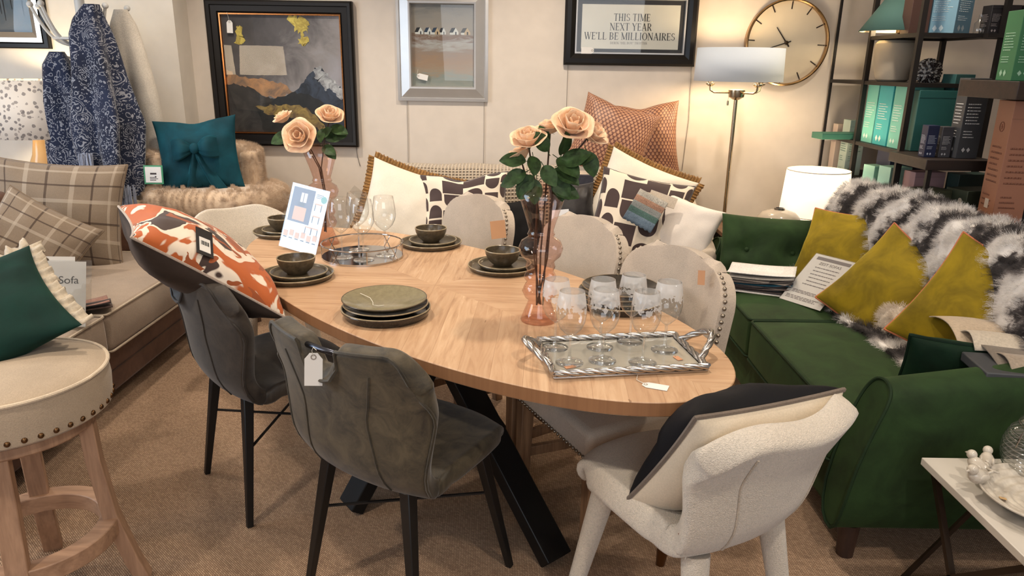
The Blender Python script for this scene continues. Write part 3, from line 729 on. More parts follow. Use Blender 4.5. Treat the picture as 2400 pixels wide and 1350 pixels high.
# ---------------------------------------------------------------- coat stand and throws
CX, CY = -2.43, 4.34
WH = paint((206, 204, 198), .4)
t = thing('coat_stand', 'white metal coat stand with curved double hooks', 'coat stand', (CX, CY, 0))
bm = B(); lathe(bm, [(0, 0), (.2, 0), (.2, .02), (.04, .05), (.03, .07), (0, .07)], 36); obj('base', bm, WH, t)
bm = B(); tube(bm, [(0, 0, .05), (0, 0, 2.05)], .026, 16); obj('pole', bm, WH, t)
for k, a in enumerate((178, 215, 250, 330, 20, 95)):
    ca, sa = cos(radians(a)), sin(radians(a)); P = []
    for i in range(11):
        s = i / 10; P.append(((.026 + .21 * s ** .8) * ca, (.026 + .21 * s ** .8) * sa, 1.57 - .02 * sin(pi * s * .6) + .22 * s ** 2.2))
    bm = B(); tube(bm, P, .0085, 8); bmesh.ops.create_uvsphere(bm, u_segments=12, v_segments=8, radius=.017, matrix=Matrix.Translation(P[-1])); obj('hook', bm, WH, t)
    if k in (0, 4):
        bm = B(); Q = [((.026 + .13 * s) * ca, (.026 + .13 * s) * sa, 1.49 + .02 * s * s) for s in (0, .3, .6, 1)]; tube(bm, Q, .008, 8); bmesh.ops.create_uvsphere(bm, u_segments=12, v_segments=8, radius=.015, matrix=Matrix.Translation(Q[-1])); obj('lower_hook', bm, WH, t)
bm = B(); tube(bm, [(.15 * cos(2 * pi * i / 40), .15 * sin(2 * pi * i / 40), 1.60) for i in range(40)], .008, 8, closed=True); obj('hook_ring', bm, WH, t)
def paisley(c0, c1, c2):
    k = NT('paisley_weave'); v = k.co(); wv = k.n('TexNoise', {'Vector': v, 'Scale': 9., 'Detail': 2}).outputs['Color']
    vv = k.n('VectorMath', {0: v, 1: k.n('VectorMath', {0: wv, 'Scale': .09}, operation='SCALE').outputs[0]}, operation='ADD').outputs[0]
    d = k.n('TexVoronoi', {'Vector': vv, 'Scale': 8., 'Randomness': .9}).outputs['Distance']; d2 = k.n('TexVoronoi', {'Vector': vv, 'Scale': 34.}).outputs['Distance']
    s = k.math('SINE', k.math('ADD', k.math('MULTIPLY', d, 80.), k.math('MULTIPLY', d2, 6.)))
    zone = k.math('LESS_THAN', d, k.math('ADD', .30, k.math('MULTIPLY', k.noise(v, 9, 1), .3))); d3 = k.n('TexVoronoi', {'Vector': vv, 'Scale': 75.}).outputs['Distance']
    f = k.math('MULTIPLY', k.math('MULTIPLY', k.math('GREATER_THAN', s, .35), k.math('GREATER_THAN', k.noise(v, 55, 3), .46)), zone)
    e2 = k.math('ABSOLUTE', k.math('SUBTRACT', d2, .36)); ring = k.math('LESS_THAN', e2, .05)
    g = k.math('MAXIMUM', k.math('MULTIPLY', k.math('SUBTRACT', 1., zone), ring), k.math('MULTIPLY', k.math('LESS_THAN', d3, .26), k.math('GREATER_THAN', d2, .45)))
    c = k.mix(f, k.mix(k.noise(v, 5, 2), c0, c1), c2); c = k.mix(g, c, c2)
    k.bump(k.noise(v, 300, 2), .3, .001); return k.set(Base_Color=c, Roughness=.9, Sheen_Weight=.3, Specular_IOR_Level=.15)
PAIS = paisley((22, 24, 34), (40, 50, 78), (140, 142, 150))
def throw(name, label, keys, mat, folds, seed, fringe=None, depth=.5, group=None, cat='throw'):
    """a blanket hung from one point: keys are (z, x left, x right, y) from the top down; the cross-section is a folded loop"""
    rn = random.Random(seed); ph = [rn.uniform(0, 6.28) for _ in range(3)]; z0, z1 = keys[0][0], keys[-1][0]
    tab = [[(z0 - k[0]) / (z0 - z1)] + list(k[1:]) for k in keys]
    def fn(a, b):
        xl, xr, y = interp(tab, b); th = 2 * pi * a; r = (xr - xl) / 2
        f = 1 + (.08 + .26 * min(1, b * 1.6)) * sin(folds * th + ph[0] + 1.5 * b) + .08 * b * sin((folds * 2 + 1) * th + ph[1])
        c = (xl + xr) / 2 + .015 * sin(5 * b + ph[2])
        return (c + r * cos(th) * f, y + min(r, .11) * depth * 2 * sin(th) * f * .8, z0 + (z1 - z0) * b + (.02 * sin(th * 2 + ph[1]) if b > .9 else 0))
    bm = B(); V = grid(bm, fn, 72, 60, wrap=True)
    o = obj(name, bm, mat, ang=0); tag(o, label, cat, group)
    if fringe:
        bm = B()
        for (x, y, z, l, n, sp) in fringe:
            for i in range(n):
                xx = x + rn.uniform(-sp, sp); yy = y + rn.uniform(-.012, .012); dx = rn.uniform(-.012, .012)
                tube(bm, [(xx, yy, z + rn.uniform(0, .02)), (xx + dx * .4, yy - .004, z - l * .5), (xx + dx, yy, z - l * rn.uniform(.8, 1.05))], [.003, .004, .0015], 5)
        f_ = obj('fringe', bm, fabric((150, 156, 172), 200, .3, .2), o); f_['kind'] = 'stuff'
    return o
throw('throw', 'longer paisley throw in navy and grey, hanging highest on the coat stand', [(1.775, -2.33, -2.25, 4.19), (1.70, -2.40, -2.24, 4.19), (1.62, -2.425, -2.215, 4.18), (1.4, -2.43, -2.18, 4.17), (1.15, -2.445, -2.12, 4.16), (1.0, -2.43, -2.13, 4.16), (.86, -2.39, -2.14, 4.16), (.76, -2.36, -2.15, 4.16)], PAIS, 5, 2,
      [(-2.365, 4.06, .98, .11, 26, .035), (-2.21, 4.10, .80, .14, 40, .07), (-2.33, 4.10, .80, .12, 20, .04)])
throw('throw', 'shorter paisley throw in navy and grey on the lower hook of the coat stand', [(1.53, -2.60, -2.52, 4.30), (1.46, -2.635, -2.48, 4.28), (1.3, -2.65, -2.44, 4.27), (1.1, -2.67, -2.40, 4.27), (.85, -2.66, -2.36, 4.27), (.72, -2.63, -2.34, 4.27)], PAIS, 4, 5)
throw('throw', 'plain pale grey throw hanging behind the paisley throw on the coat stand', [(1.76, -2.26, -2.19, 4.36), (1.68, -2.30, -2.16, 4.38), (1.3, -2.33, -2.08, 4.40), (.95, -2.34, -2.02, 4.40), (.70, -2.34, -1.96, 4.40)], fabric((196, 188, 176), 160, .4, .12), 3, 9)

# ---------------------------------------------------------------- fur armchair with the bow cushion
def bake(o):
    dg = bpy.context.evaluated_depsgraph_get(); dg.update(); nm = bpy.data.meshes.new_from_object(o.evaluated_get(dg)); o.modifiers.clear(); o.data = nm
def fur(o, n, length, mat_slot=1, rad=.0006, kids=6, rnd=.5, seed=1, clump=.3):
    bake(o); md = o.modifiers.new('fur', 'PARTICLE_SYSTEM'); ps = md.particle_system; s = ps.settings
    s.type = 'HAIR'; s.count = n; s.hair_length = length; s.hair_step = 3; s.render_step = 3; s.display_step = 2
    s.child_type = 'SIMPLE'; s.rendered_child_count = kids; s.child_percent = kids; s.child_radius = .014; s.child_roundness = .6; s.clump_factor = clump; s.roughness_2 = length * .4; s.roughness_2_size = .6; s.roughness_1 = length * .15; s.roughness_1_size = .05
    s.roughness_endpoint = length * .25; s.length_random = .4; s.root_radius = 1.; s.tip_radius = .25; s.radius_scale = rad; s.material = mat_slot; ps.seed = seed
def furmat(c1, c2, sc=8.):
    k = NT('faux_fur'); v = k.co(); a = k.noise(v, sc, 4, .6, .4); b = k.noise(v, 90, 2)
    return k.set(Base_Color=k.mix(k.math('MULTIPLY', b, .4), k.ramp(a, [(.35, c1), (.62, c2)]), (232, 214, 190)), Roughness=.8, Specular_IOR_Level=.2, Sheen_Weight=.5)
FURM = furmat((150, 120, 92), (196, 168, 138))
t = thing('armchair', 'small sandy faux fur armchair in the corner beside the coat stand', 'armchair', (-1.81, 4.40, 0))
bm = B(); prism(bm, rrect(.76, .60, .2, 8), .625, .79); st_ = obj('seat', bm, FURM, t, (.05, -.08, 0), (0, 0, radians(-8)), bev=.075, seg=6)
fur(st_, 3600, .022, 1, .0007, kids=14)
def wrapb(a, b):
    th = radians(-14 + 246 * a); r = .285 - .01 * b; top = .98 + .03 * sin(pi * a); return (-.04 + r * cos(th) * .98, .02 + r * sin(th) * .85, .66 + (top - .66) * b)
bm = B(); grid(bm, wrapb, 30, 8); bk = obj('backrest', bm, FURM, t, solid=.11, ang=0); bake(bk)
md = bk.modifiers.new('round', 'BEVEL'); md.width = .045; md.segments = 4; md.limit_method = 'ANGLE'; md.angle_limit = radians(50)
fur(bk, 3600, .02, 1, .0007, kids=14, seed=4)
for x, y in ((-.26, -.2), (.26, -.24), (-.26, .2), (.26, .2)):
    bm = B(); bar(bm, (x, y, .64), (x * 1.1, y * 1.1, 0), .045, .045, w2=.03, h2=.03); obj('leg', bm, wood((78, 54, 40), (50, 34, 26)), t)
bm = B(); box(bm, (0, 0, 0), (.105, .105, .004)); o = obj('price_card', bm, paint((70, 150, 110), .6), None, (-2.04, 4.14, .872), (radians(84), 0, radians(4))); tag(o, 'square white price card with a green border on the fur armchair', 'price card')
bm = B(); box(bm, (0, 0, .003), (.088, .088, .002)); obj('card_face', bm, paint((232, 230, 226), .7), o)
bm = B(); box(bm, (0, .006, .0046), (.034, .009, .001)); lines(bm, -.02, .03, -.035, -.01, 3, random.Random(2), .0046); box(bm, (.012, -.012, .0048), (.008, .008, .001)); obj('print', bm, paint((60, 50, 50), .7), o)
TEAL = velvet((10, 62, 74), .5)
c = cushion('cushion', 'dark teal cushion with a tied bow on the fur armchair', .46, .42, .16, (-1.825, 4.27, .975), 10, 14, 5, TEAL, seed=11, chop=.04, full=.5)
def loop(sx):
    bm = B()
    def fn(a, b):
        s = b; wdt = .012 + .055 * sin(pi * min(1, s * .62)) ; x = sx * (.01 + .115 * s); z = .085 + .03 * sin(pi * s); th = 2 * pi * a
        return (x, .02 + wdt * cos(th) * (1 - .12 * s) + .006 * sin(6 * th), z + .018 * sin(th) * sin(pi * min(1, s * .9 + .1)))
    grid(bm, fn, 24, 14, wrap=True); return bm
for sx in (-1, 1): obj('bow_loop', loop(sx), TEAL, c, ang=0)
for sx, l, dr in ((-.35, .2, -.01), (.95, .24, .02)):
    bm = B(); grid(bm, lambda a, b: (sx * .115 * b + (a - .5) * (.03 + .05 * b), .01 - l * b, .082 + .012 * sin(5 * a) - .045 * b * b), 8, 10); obj('bow_tail', bm, TEAL, c, solid=.003, ang=0)
bm = B(); bmesh.ops.create_uvsphere(bm, u_segments=16, v_segments=10, radius=.026, matrix=Matrix.Translation((0, .02, .1)) @ Matrix.Diagonal((1, 1.2, .8, 1))); obj('bow_knot', bm, TEAL, c)
# ---------------------------------------------------------------- tableware
def stoneware(c1, c2, name='glazed_stoneware', rough=.28):
    k = NT(name); v = k.co(); a = k.noise(v, 60, 5, .7); b = k.noise(v, 420, 2)
    c = k.ramp(a, [(.3, c1), (.7, c2)]); c = k.mix(k.math('MULTIPLY', k.math('GREATER_THAN', b, .68), .5), c, (150, 140, 112))
    return k.set(Base_Color=c, Roughness=rough)
STONE = stoneware((60, 51, 39), (96, 84, 64)); RIM = stoneware((136, 120, 94), (168, 152, 122)); GLAZE = stoneware((116, 108, 84), (136, 126, 98), rough=.12); DARKG = stoneware((34, 31, 29), (58, 52, 46), rough=.12)
def plate_bm(r, h, lip=.012):
    bm = B(); lathe(bm, [(0, 0), (r * .72, 0), (r * .93, .004), (r, h - .004), (r - .002, h), (r - .006, h - .002), (r * .90, .010), (r * .7, .007), (0, .007)], 56); return bm
def rimring(r, z, w=.0022):
    bm = B(); tube(bm, [(r * cos(2 * pi * i / 56), r * sin(2 * pi * i / 56), z) for i in range(56)], w, 6, closed=True); return bm
def crockery(name, label, cat, bm, loc, rr, rz_, mat=STONE, group=None, rim=RIM, rw=.0022):
    o = obj(name, bm, mat, None, loc); tag(o, label, cat, group); obj('rim', rimring(rr, rz_, rw), rim, o); return o
def bowl_bm(r, h):
    bm = B(); lathe(bm, [(0, 0), (r * .5, 0), (r * .55, .004), (r * .82, h * .35), (r * .97, h * .75), (r, h), (r - .004, h), (r * .9, h * .7), (r * .7, h * .3), (r * .4, .010), (0, .008)], 48); return bm
for (x, y), wh in (((-.768, 2.503), 'left side of the table in front of the furniture card'), ((-.347, 3.024), 'far side beside the mirror tray of wine glasses'),
                   ((-.037, 2.661), 'just left of the front rose vase'), ((-1.023, 3.190), 'half hidden behind the furniture card')):
    crockery('dinner_plate', 'large olive plate, %s' % wh, 'plate', plate_bm(.130, .020), (x, y, TZ), .129, .0195, group='large plates of the place settings')
    crockery('side_plate', 'small olive plate, %s' % wh, 'plate', plate_bm(.100, .018), (x + .008, y + .004, TZ + .0085), .099, .0175, group='small plates of the place settings')
    crockery('bowl', 'small olive bowl, %s' % wh, 'bowl', bowl_bm(.067, .058), (x, y + .006, TZ + .0165), .0655, .058, group='bowls of the place settings')
def coupe_bm(r, h):
    bm = B(); lathe(bm, [(0, 0), (r * .5, 0), (r * .56, .003), (r * .85, h * .55), (r, h), (r - .003, h + .001), (r * .84, h * .55 + .006), (r * .55, .008), (0, .007)], 56); return bm
x, y = -.384, 2.118
crockery('dinner_plate', 'dark glossy plate at the bottom of the front stack of three', 'plate', plate_bm(.136, .028), (x, y, TZ), .134, .027, DARKG)
crockery('coupe_plate', 'dark brown plate in the middle of the front stack of three', 'plate', coupe_bm(.128, .028), (x, y, TZ + .012), .127, .0275, DARKG)
o = crockery('coupe_plate', 'glossy sage green plate on top of the front stack of three', 'plate', coupe_bm(.128, .028), (x - .004, y + .002, TZ + .028), .1275, .0278, GLAZE, rim=stoneware((70, 60, 48), (96, 84, 66)), rw=.0018)
bm = B(); tube(bm, [(-.085, .055, .022), (-.05, .03, .016), (-.035, -.004, .013), (-.03, -.03, .0125), (-.012, -.036, .0125), (.004, -.03, .0125)], .0009, 5); tag(obj('loose_string', bm, paint((225, 220, 205), .9), None, (x - .004, y + .002, TZ + .028)), 'white string lying on the sage green plate', 'string')
x, y = .345, 2.245
crockery('dinner_plate', 'dark plate at the bottom of the stack behind the engraved glasses', 'plate', plate_bm(.132, .026), (x, y, TZ), .131, .0255, DARKG)
for k, (dz, d, lb) in enumerate(((.010, (0, 0), 'second from the bottom'), (.025, (-.006, .002), 'third from the bottom'), (.040, (.004, .004), 'topmost'))):
    o = crockery('coupe_plate', 'rustic bronze plate, %s of the stack behind the engraved glasses' % lb, 'plate', coupe_bm(.124, .028), (x + d[0], y + d[1], TZ + dz), .123, .0275, DARKG, rim=stoneware((140, 122, 92), (96, 80, 60)))

# ---------------------------------------------------------------- amber vases and roses
VP = [(0, 0), (.054, 0), (.056, .004), (.046, .03), (.036, .056), (.033, .066), (.044, .074), (.053, .094), (.044, .114), (.038, .122), (.047, .132), (.048, .14), (.043, .150), (.039, .155), (.045, .17), (.041, .183), (.043, .188), (.060, .204), (.066, .226), (.058, .246), (.040, .258), (.037, .262), (.041, .267), (.038, .273), (.036, .280), (.052, .332), (.069, .384), (.058, .398), (.040, .415), (.039, .419)]
AMBER = glass((246, 229, 223), .7, .02, .80)
ROSE = None
def rosemat():
    k = NT('rose_petal'); a = k.noise(k.co(), 40, 3); return k.set(Base_Color=k.ramp(a, [(.3, (220, 174, 134)), (.7, (238, 206, 170))]), Roughness=.7, Subsurface_Weight=.15, Subsurface_Radius=(.02, .01, .005), Sheen_Weight=.2)
ROSEM = rosemat(); LEAFM = fabric((52, 74, 42), 60, .2, .3, .0, .5, 30.); STEMM = paint((74, 52, 36), .7)
def petal(bm, ang, r, h, wd, open_, M, rn):
    def fn(a, b):
        s = (a - .5) * 2; th = ang + s * wd; rr = r * (.22 + .78 * b ** .65) * (1 + open_ * b * b * .6) ; z = h * (b ** 1.1) * (1 - .25 * open_ * b) - .12 * h * s * s * b
        rr += .06 * r * sin(3 * s + ang * 5) * b; z -= open_ * .35 * h * max(0, b - .75) * 3 * (1 - s * s)
        return M @ Vector((rr * cos(th), rr * sin(th), z))
    grid(bm, fn, 8, 6)
def rose(stem_pts, R, direction, label, seed, leaves, group):
    rn = random.Random(seed); R *= .8; P = [Vector(p) for p in stem_pts]
    t = thing('rose_stem', label, 'flower', tuple(P[0]), group=group); o0 = P[0]
    bm = B(); tube(bm, [p - o0 for p in P], .0026, 6); obj('stem', bm, STEMM, t)
    M = Matrix.Translation(P[-1] - o0) @ Vector(direction).to_track_quat('Z', 'Y').to_matrix().to_4x4()
    bm = B()
    for k in range(4): petal(bm, k * 1.7, R * .30, R * .85, .95, -.35, M, rn)
    for k in range(5): petal(bm, k * 1.26 + .5, R * .52, R * .98, .80, -.15, M, rn)
    for k in range(6): petal(bm, k * 1.05 + .2 + rn.uniform(-.1, .1), R * .76, R * .92, .72, .12, M, rn)
    for k in range(7): petal(bm, k * .9 + rn.uniform(-.15, .15), R * .95, R * .72, .62, .35, M, rn)
    obj('flower_head', bm, ROSEM, t, solid=.0008, ang=0)
    bm = B()
    for k in range(5):
        a = k * 1.257; grid(bm, lambda u, v: M @ Vector((cos(a + (u - .5) * .7 * (1 - v)) * R * .5 * v, sin(a + (u - .5) * .7 * (1 - v)) * R * .5 * v, R * .06 - R * .12 * v)), 3, 4)
    obj('sepals', bm, LEAFM, t, ang=0)
    for (p, d, L) in leaves:
        L *= .86
        p = Vector(p) - o0; d = Vector(d).normalized(); up = Vector((rn.uniform(-.4, .4), -.75, .6)); s = d.cross(up).normalized(); nn = s.cross(d)
        def lf(a, b):
            u = (a - .5) * 2; wd = L * .36 * (sin(pi * min(1, b * .97 + .02)) ** .7) * (1 - .15 * b)
            return p + d * L * b + s * u * wd + nn * (.22 * abs(u) * wd - .22 * L * b * b + .02 * L * sin(9 * b) * abs(u))
        bm = B(); grid(bm, lf, 8, 12); tube(bm, [tuple(p - d * L * .25), tuple(p)], .0012, 5); obj('leaf', bm, LEAFM, t, ang=0)
def vase(label, loc):
    bm = B(); lathe(bm, VP, 56); o = obj('glass_vase', bm, AMBER, None, loc, ang=0); return tag(o, label, 'vase', 'bubble shaped amber glass vases')
vx, vy = .083, 2.093
vase('amber bubble glass vase of roses beside the engraved wine glasses', (vx, vy, TZ))
vase('amber bubble glass vase of roses at the far end behind the furniture card', (-.795, 3.03, TZ))
b_ = (vx, vy, TZ + .03)
G = 'peach roses in the front vase'
rose([(vx + .004, vy, TZ + .05), (vx - .02, vy, .96), (vx - .012, vy, 1.15), (vx - .03, vy - .01, 1.21), (vx - .043, vy - .02, 1.285)], .057, (-.12, -.5, 1), 'peach rose lowest and leftmost in the front vase', 1,
     [((vx - .05, vy - .02, 1.24), (-1, -.1, .12), .085), ((vx - .03, vy - .02, 1.20), (-.6, -.3, -.75), .085), ((vx - .05, vy - .02, 1.21), (-.8, -.3, -.35), .08), ((vx - .02, vy - .03, 1.19), (-.1, -.4, -1), .08), ((vx - .03, vy - .03, 1.255), (.1, -.8, -.6), .075), ((vx - .02, vy - .03, 1.18), (-.9, -.3, -.75), .075), ((vx, vy - .04, 1.23), (.4, -.6, -.6), .08)], G)
rose([(vx - .006, vy + .008, TZ + .05), (vx + .02, vy + .01, .95), (vx + .03, vy, 1.15), (vx + .055, vy - .01, 1.25), (vx + .075, vy - .02, 1.325)], .066, (.15, -.75, .9), 'largest peach rose at the top of the front vase', 2,
     [((vx + .05, vy - .03, 1.235), (.9, -.3, .5), .10), ((vx + .04, vy - .02, 1.25), (.5, -.5, -.3), .10), ((vx + .03, vy - .03, 1.22), (.9, -.4, -.35), .095), ((vx + .05, vy - .02, 1.26), (.2, -.6, .7), .09), ((vx + .03, vy - .03, 1.17), (1, -.3, -.25), .09), ((vx + .04, vy - .02, 1.2), (.2, -.5, -.8), .085), ((vx + .01, vy - .03, 1.27), (-.5, -.3, .8), .075), ((vx + .03, vy - .03, 1.2), (.6, -.5, -.8), .09)], G)
rose([(vx + .01, vy - .006, TZ + .05), (vx + .015, vy + .01, .96), (vx + .03, vy + .01, 1.15), (vx + .08, vy + .01, 1.25), (vx + .125, vy + .01, 1.305)], .056, (.6, -.4, .8), 'peach rose on the right edge of the front bunch', 3,
     [((vx + .12, vy - .02, 1.27), (.35, -.3, -.9), .085), ((vx + .08, vy - .01, 1.24), (.8, -.5, .35), .08)], G)
rose([(vx, vy + .006, TZ + .05), (vx, vy + .012, .96), (vx + .01, vy + .01, 1.15), (vx + .015, vy + .015, 1.25), (vx + .018, vy + .02, 1.315)], .045, (-.1, -.1, 1), 'half hidden peach rose at the back of the front bunch', 4, [((vx + .01, vy, 1.29), (-.4, -.2, .8), .06)], G)
rose([(vx - .008, vy - .008, TZ + .05), (vx - .012, vy + .012, .96), (vx - .015, vy + .01, 1.15), (vx - .05, vy + .01, 1.20), (vx - .062, vy + .015, 1.235)], .048, (-.5, .2, .9), 'peach rose hanging low behind the leaves of the front vase', 5, [((vx - .06, vy, 1.19), (-1, .2, -.3), .08)], G)
vx, vy = -.795, 3.03; G = 'peach roses in the far vase'
rose([(vx, vy, TZ + .05), (vx + .006, vy, .95), (vx - .004, vy, 1.08), (vx - .03, vy - .02, 1.15), (vx - .055, vy - .05, 1.205)], .078, (-.15, -1, .35), 'wide open peach rose facing out of the far vase', 6,
     [((vx + .02, vy - .03, 1.17), (.5, -.4, -.2), .08), ((vx + .03, vy - .02, 1.2), (.9, -.2, .25), .10), ((vx + .02, vy - .03, 1.21), (.5, -.4, .5), .07), ((vx + .03, vy - .03, 1.17), (.6, -.4, -.6), .075)], G)
rose([(vx - .005, vy + .006, TZ + .05), (vx + .012, vy + .006, .95), (vx, vy, 1.08), (vx + .02, vy, 1.20), (vx + .045, vy, 1.275)], .062, (.25, -.5, .8), 'peach rose at the upper right of the far vase', 7, [((vx + .05, vy - .02, 1.245), (.9, -.3, -.15), .09), ((vx + .02, vy - .02, 1.24), (-.1, -.5, -.6), .07)], G)
rose([(vx + .006, vy - .006, TZ + .05), (vx + .01, vy - .004, .95), (vx - .01, vy, 1.08), (vx - .07, vy, 1.20), (vx - .135, vy, 1.265)], .048, (-.5, -.3, 1), 'peach rosebud at the upper left of the far vase', 8, [((vx - .11, vy - .02, 1.215), (-.9, -.3, -.3), .10), ((vx - .08, vy - .02, 1.22), (.2, -.4, .6), .07)], G)

# ---------------------------------------------------------------- glasses and trays
CLEAR = glass((251, 252, 252), .95, .01, .66, .06); STEMG = glass((252, 253, 253), 1., .02, .78, .16)
def frosted():
    k = NT('frosted_engraving'); tr = k.n('BsdfTransparent'); df = k.n('BsdfPrincipled', {'Base Color': (236, 234, 232), 'Roughness': .6})
    s = k.sep(k.co('UV')); v = s[1]; n1 = k.noise(k.co(scale=(1, 1, .8)), 95, 2, .5)
    edge = k.math('ADD', .62, k.math('MULTIPLY', k.math('SUBTRACT', n1, .5), .9))
    hole = k.math('MULTIPLY', k.math('GREATER_THAN', k.noise(k.co(), 70, 1), .60), k.math('LESS_THAN', v, .5))
    m = k.math('MULTIPLY', k.math('GREATER_THAN', k.math('ADD', v, .36), edge), k.math('SUBTRACT', 1., hole))
    m = k.math('MULTIPLY', m, .46)
    mx = k.n('MixShader', {0: m, 1: tr.outputs[0], 2: df.outputs[0]}); k.put(k.out.inputs[0], mx.outputs[0]); return k.m
FROST = frosted()
def wine_glass(label, loc, H, rf, rb, hs, group, frost=False, rz=0.):
    t = thing('wine_glass', label, 'glass', loc, rz, group); bh = H - hs
    bp = [(.0042, hs), (rb * .35, hs + bh * .06), (rb * .72, hs + bh * .18), (rb * .94, hs + bh * .34), (rb, hs + bh * .48), (rb * .97, hs + bh * .66), (rb * .88, hs + bh * .86), (rb * .80, hs + bh)]
    bm = B(); lathe(bm, [(0, .0), (rf, .0), (rf, .0015), (rf * .6, .004), (.007, .009), (.0042, .018)], 40); obj('foot', bm, STEMG, t, ang=0)
    bm = B(); lathe(bm, [(.0042, .018), (.0036, .03), (.0036, hs - .012), (.0046, hs)], 14); obj('stem', bm, STEMG, t, ang=0)
    bm = B(); lathe(bm, [(0, hs - .002)] + bp + [(rb * .785, hs + bh)], 40); obj('bowl', bm, CLEAR, t, ang=0)
    if frost:
        bm = B(); lathe(bm, [(r + .0006, z) for r, z in bp[4:]], 40); obj('engraved_band', bm, FROST, t, ang=0)
    return t
lab = ['leftmost engraved glass at the back left corner of the rope tray', 'engraved glass at the front left corner of the rope tray', 'engraved glass at the front middle of the rope tray', 'engraved glass at the back, second from the left on the rope tray',
       'engraved glass at the very back of the rope tray', 'engraved glass at the front right of the rope tray', 'engraved glass at the right end near the rope handle']
for k, (x, y) in enumerate([(.118, 1.838), (.150, 1.735), (.236, 1.752), (.240, 1.845), (.328, 1.893), (.338, 1.742), (.412, 1.832)]):
    wine_glass(lab[k], (x, y, TZ + .0125), .192, .036, .0385, .072, 'engraved wine glasses on the rope tray', True, k * 1.3)
lab = ['tall plain wine glass at the left of the mirror tray', 'tall plain wine glass at the back of the mirror tray', 'tall plain wine glass at the front of the mirror tray', 'tall plain wine glass at the right of the mirror tray']
for k, (x, y) in enumerate([(-.664, 2.765), (-.625, 2.895), (-.575, 2.735), (-.505, 2.815)]):
    wine_glass(lab[k], (x, y, TZ + .0085), .235, .040, .046, .098, 'plain wine glasses on the mirror tray')
CHROME = metal((196, 190, 186), .08)
t = thing('mirror_tray', 'round mirrored tray with a low wire gallery', 'tray', (-.595, 2.815, TZ))
r = .158
bm = B(); lathe(bm, [(0, 0), (r, 0), (r, .008), (0, .008)], 64); obj('mirror_base', bm, metal((190, 190, 190), .10), t)
bm = B()
for z in (.058,): tube(bm, [(r * cos(2 * pi * i / 64), r * sin(2 * pi * i / 64), z) for i in range(64)], .0028, 8, closed=True)
obj('rail', bm, CHROME, t)
for k in range(8):
    a = 2 * pi * k / 8 + .3; bm = B()
    c = lambda q, z: (r * cos(q), r * sin(q), z)
    if k % 2: tube(bm, [c(a - .11, .004), c(a, .03), c(a + .11, .058)], .002, 6); tube(bm, [c(a + .11, .004), c(a, .03), c(a - .11, .058)], .002, 6)
    else: tube(bm, [c(a, .004), c(a, .058)], .002, 6)
    obj('brace', bm, CHROME, t)
# twisted rope tray
ALU = metal((186, 182, 178), .26)
def rope(bm, pts, R, twist=55., closed=False):
    P = [Vector(p) for p in pts]; Q = []
    for a, b in zip(P, P[1:]):
        n = max(2, int((b - a).length / .004)); Q += [a + (b - a) * i / n for i in range(n)]
    Q.append(P[-1]); fr = frames(Q); L = 0
    for s in range(3):
        out = []; L = 0
        for i, (q, (u, v)) in enumerate(zip(Q, fr)):
            if i: L += (q - Q[i - 1]).length
            a = L * twist + s * 2.094; out.append(q + (u * cos(a) + v * sin(a)) * R * .55)
        tube(bm, out, R * .62, 7)
t = thing('rope_tray', 'rectangular silver tray with twisted rope edges and looped rope handles', 'tray', (.285, 1.80, TZ), radians(9))
bm = B(); box(bm, (0, 0, .0035), (.40, .235, .007)); obj('base', bm, ALU, t, bev=.002)
bm = B(); box(bm, (0, 0, .0095), (.375, .21, .005)); k = NT('mirrored_glass'); obj('mirror_panel', bm, k.set(Base_Color=(176, 172, 160), Metallic=.35, Roughness=.10), t)
for s in (1, -1):
    bm = B(); rope(bm, [(-.198, s * .116, .016), (.198, s * .116, .016)], .0085); obj('rope_edge', bm, ALU, t, ang=60)
    bm = B(); rope(bm, [(s * .198, -.116, .016), (s * .198, .116, .016)], .0085); obj('rope_edge', bm, ALU, t, ang=60)
    bm = B(); rope(bm, [(s * (.198 + .055 * sin(pi * i / 16)), (-.07 + .14 * i / 16), .018 + .045 * sin(pi * i / 16)) for i in range(17)], .0085); obj('handle', bm, ALU, t, ang=60)
price_tag('white swing tag lying on the table tip in front of the rope tray', (.350, 1.622, TZ + .0016), (0, 0, radians(158)), .062, string=[(.02, 0, .0006), (.04, -.01, .001), (.05, -.018, .001), (.055, -.05, .001), (.08, -.075, .0012), (.095, -.06, .001)])
for k, (x, y, rz) in enumerate(((.150, 1.705, .4), (.435, 1.775, 1.9))):
    price_tag('small kraft tag on the rope tray by the %s glass foot' % ('front left' if k == 0 else 'rightmost'), (x, y, TZ + .0135), (0, 0, rz), .03, paint((206, 150, 112), .8))
# furniture card in a clear holder
t = thing('display_card', 'clear stand holding a printed card of dining furniture pictures', 'sign', (-.875, 2.885, TZ))
orient(t, (-.872, 2.872, TZ + .004), -24, 17, -7)
bm = B(); box(bm, (0, .122, 0), (.168, .234, .003)); t.scale = (1.1, 1.1, 1.1); obj('card', bm, paint((226, 228, 236), .5), t)
bm = B(); box(bm, (0, .121, .0028), (.174, .242, .0015)); box(bm, (0, .0025, -.03), (.174, .003, .06)); obj('holder', bm, CLEAR, t)
bm = B(); box(bm, (-.026, .166, .0022), (.10, .128, .0006)); obj('photo_panel', bm, paint((62, 66, 92), .5), t)
bm = B(); rn = random.Random(5)
box(bm, (-.028, .135, .0026), (.056, .05, .0006), mi=1); box(bm, (-.030, .196, .0026), (.012, .035, .0006), mi=2); box(bm, (-.014, .196, .0026), (.014, .035, .0006), mi=2); box(bm, (-.028, .171, .0026), (.03, .014, .0006), mi=3)
for x0, y0 in ((.05, .185), (.05, .14), (.028, .095), (.055, .095)):
    box(bm, (x0, y0, .0026), (.034, .005, .0006), mi=1)
    for dx in (-.014, .014): box(bm, (x0 + dx, y0 - .014, .0026), (.003, .024, .0006), mi=3)
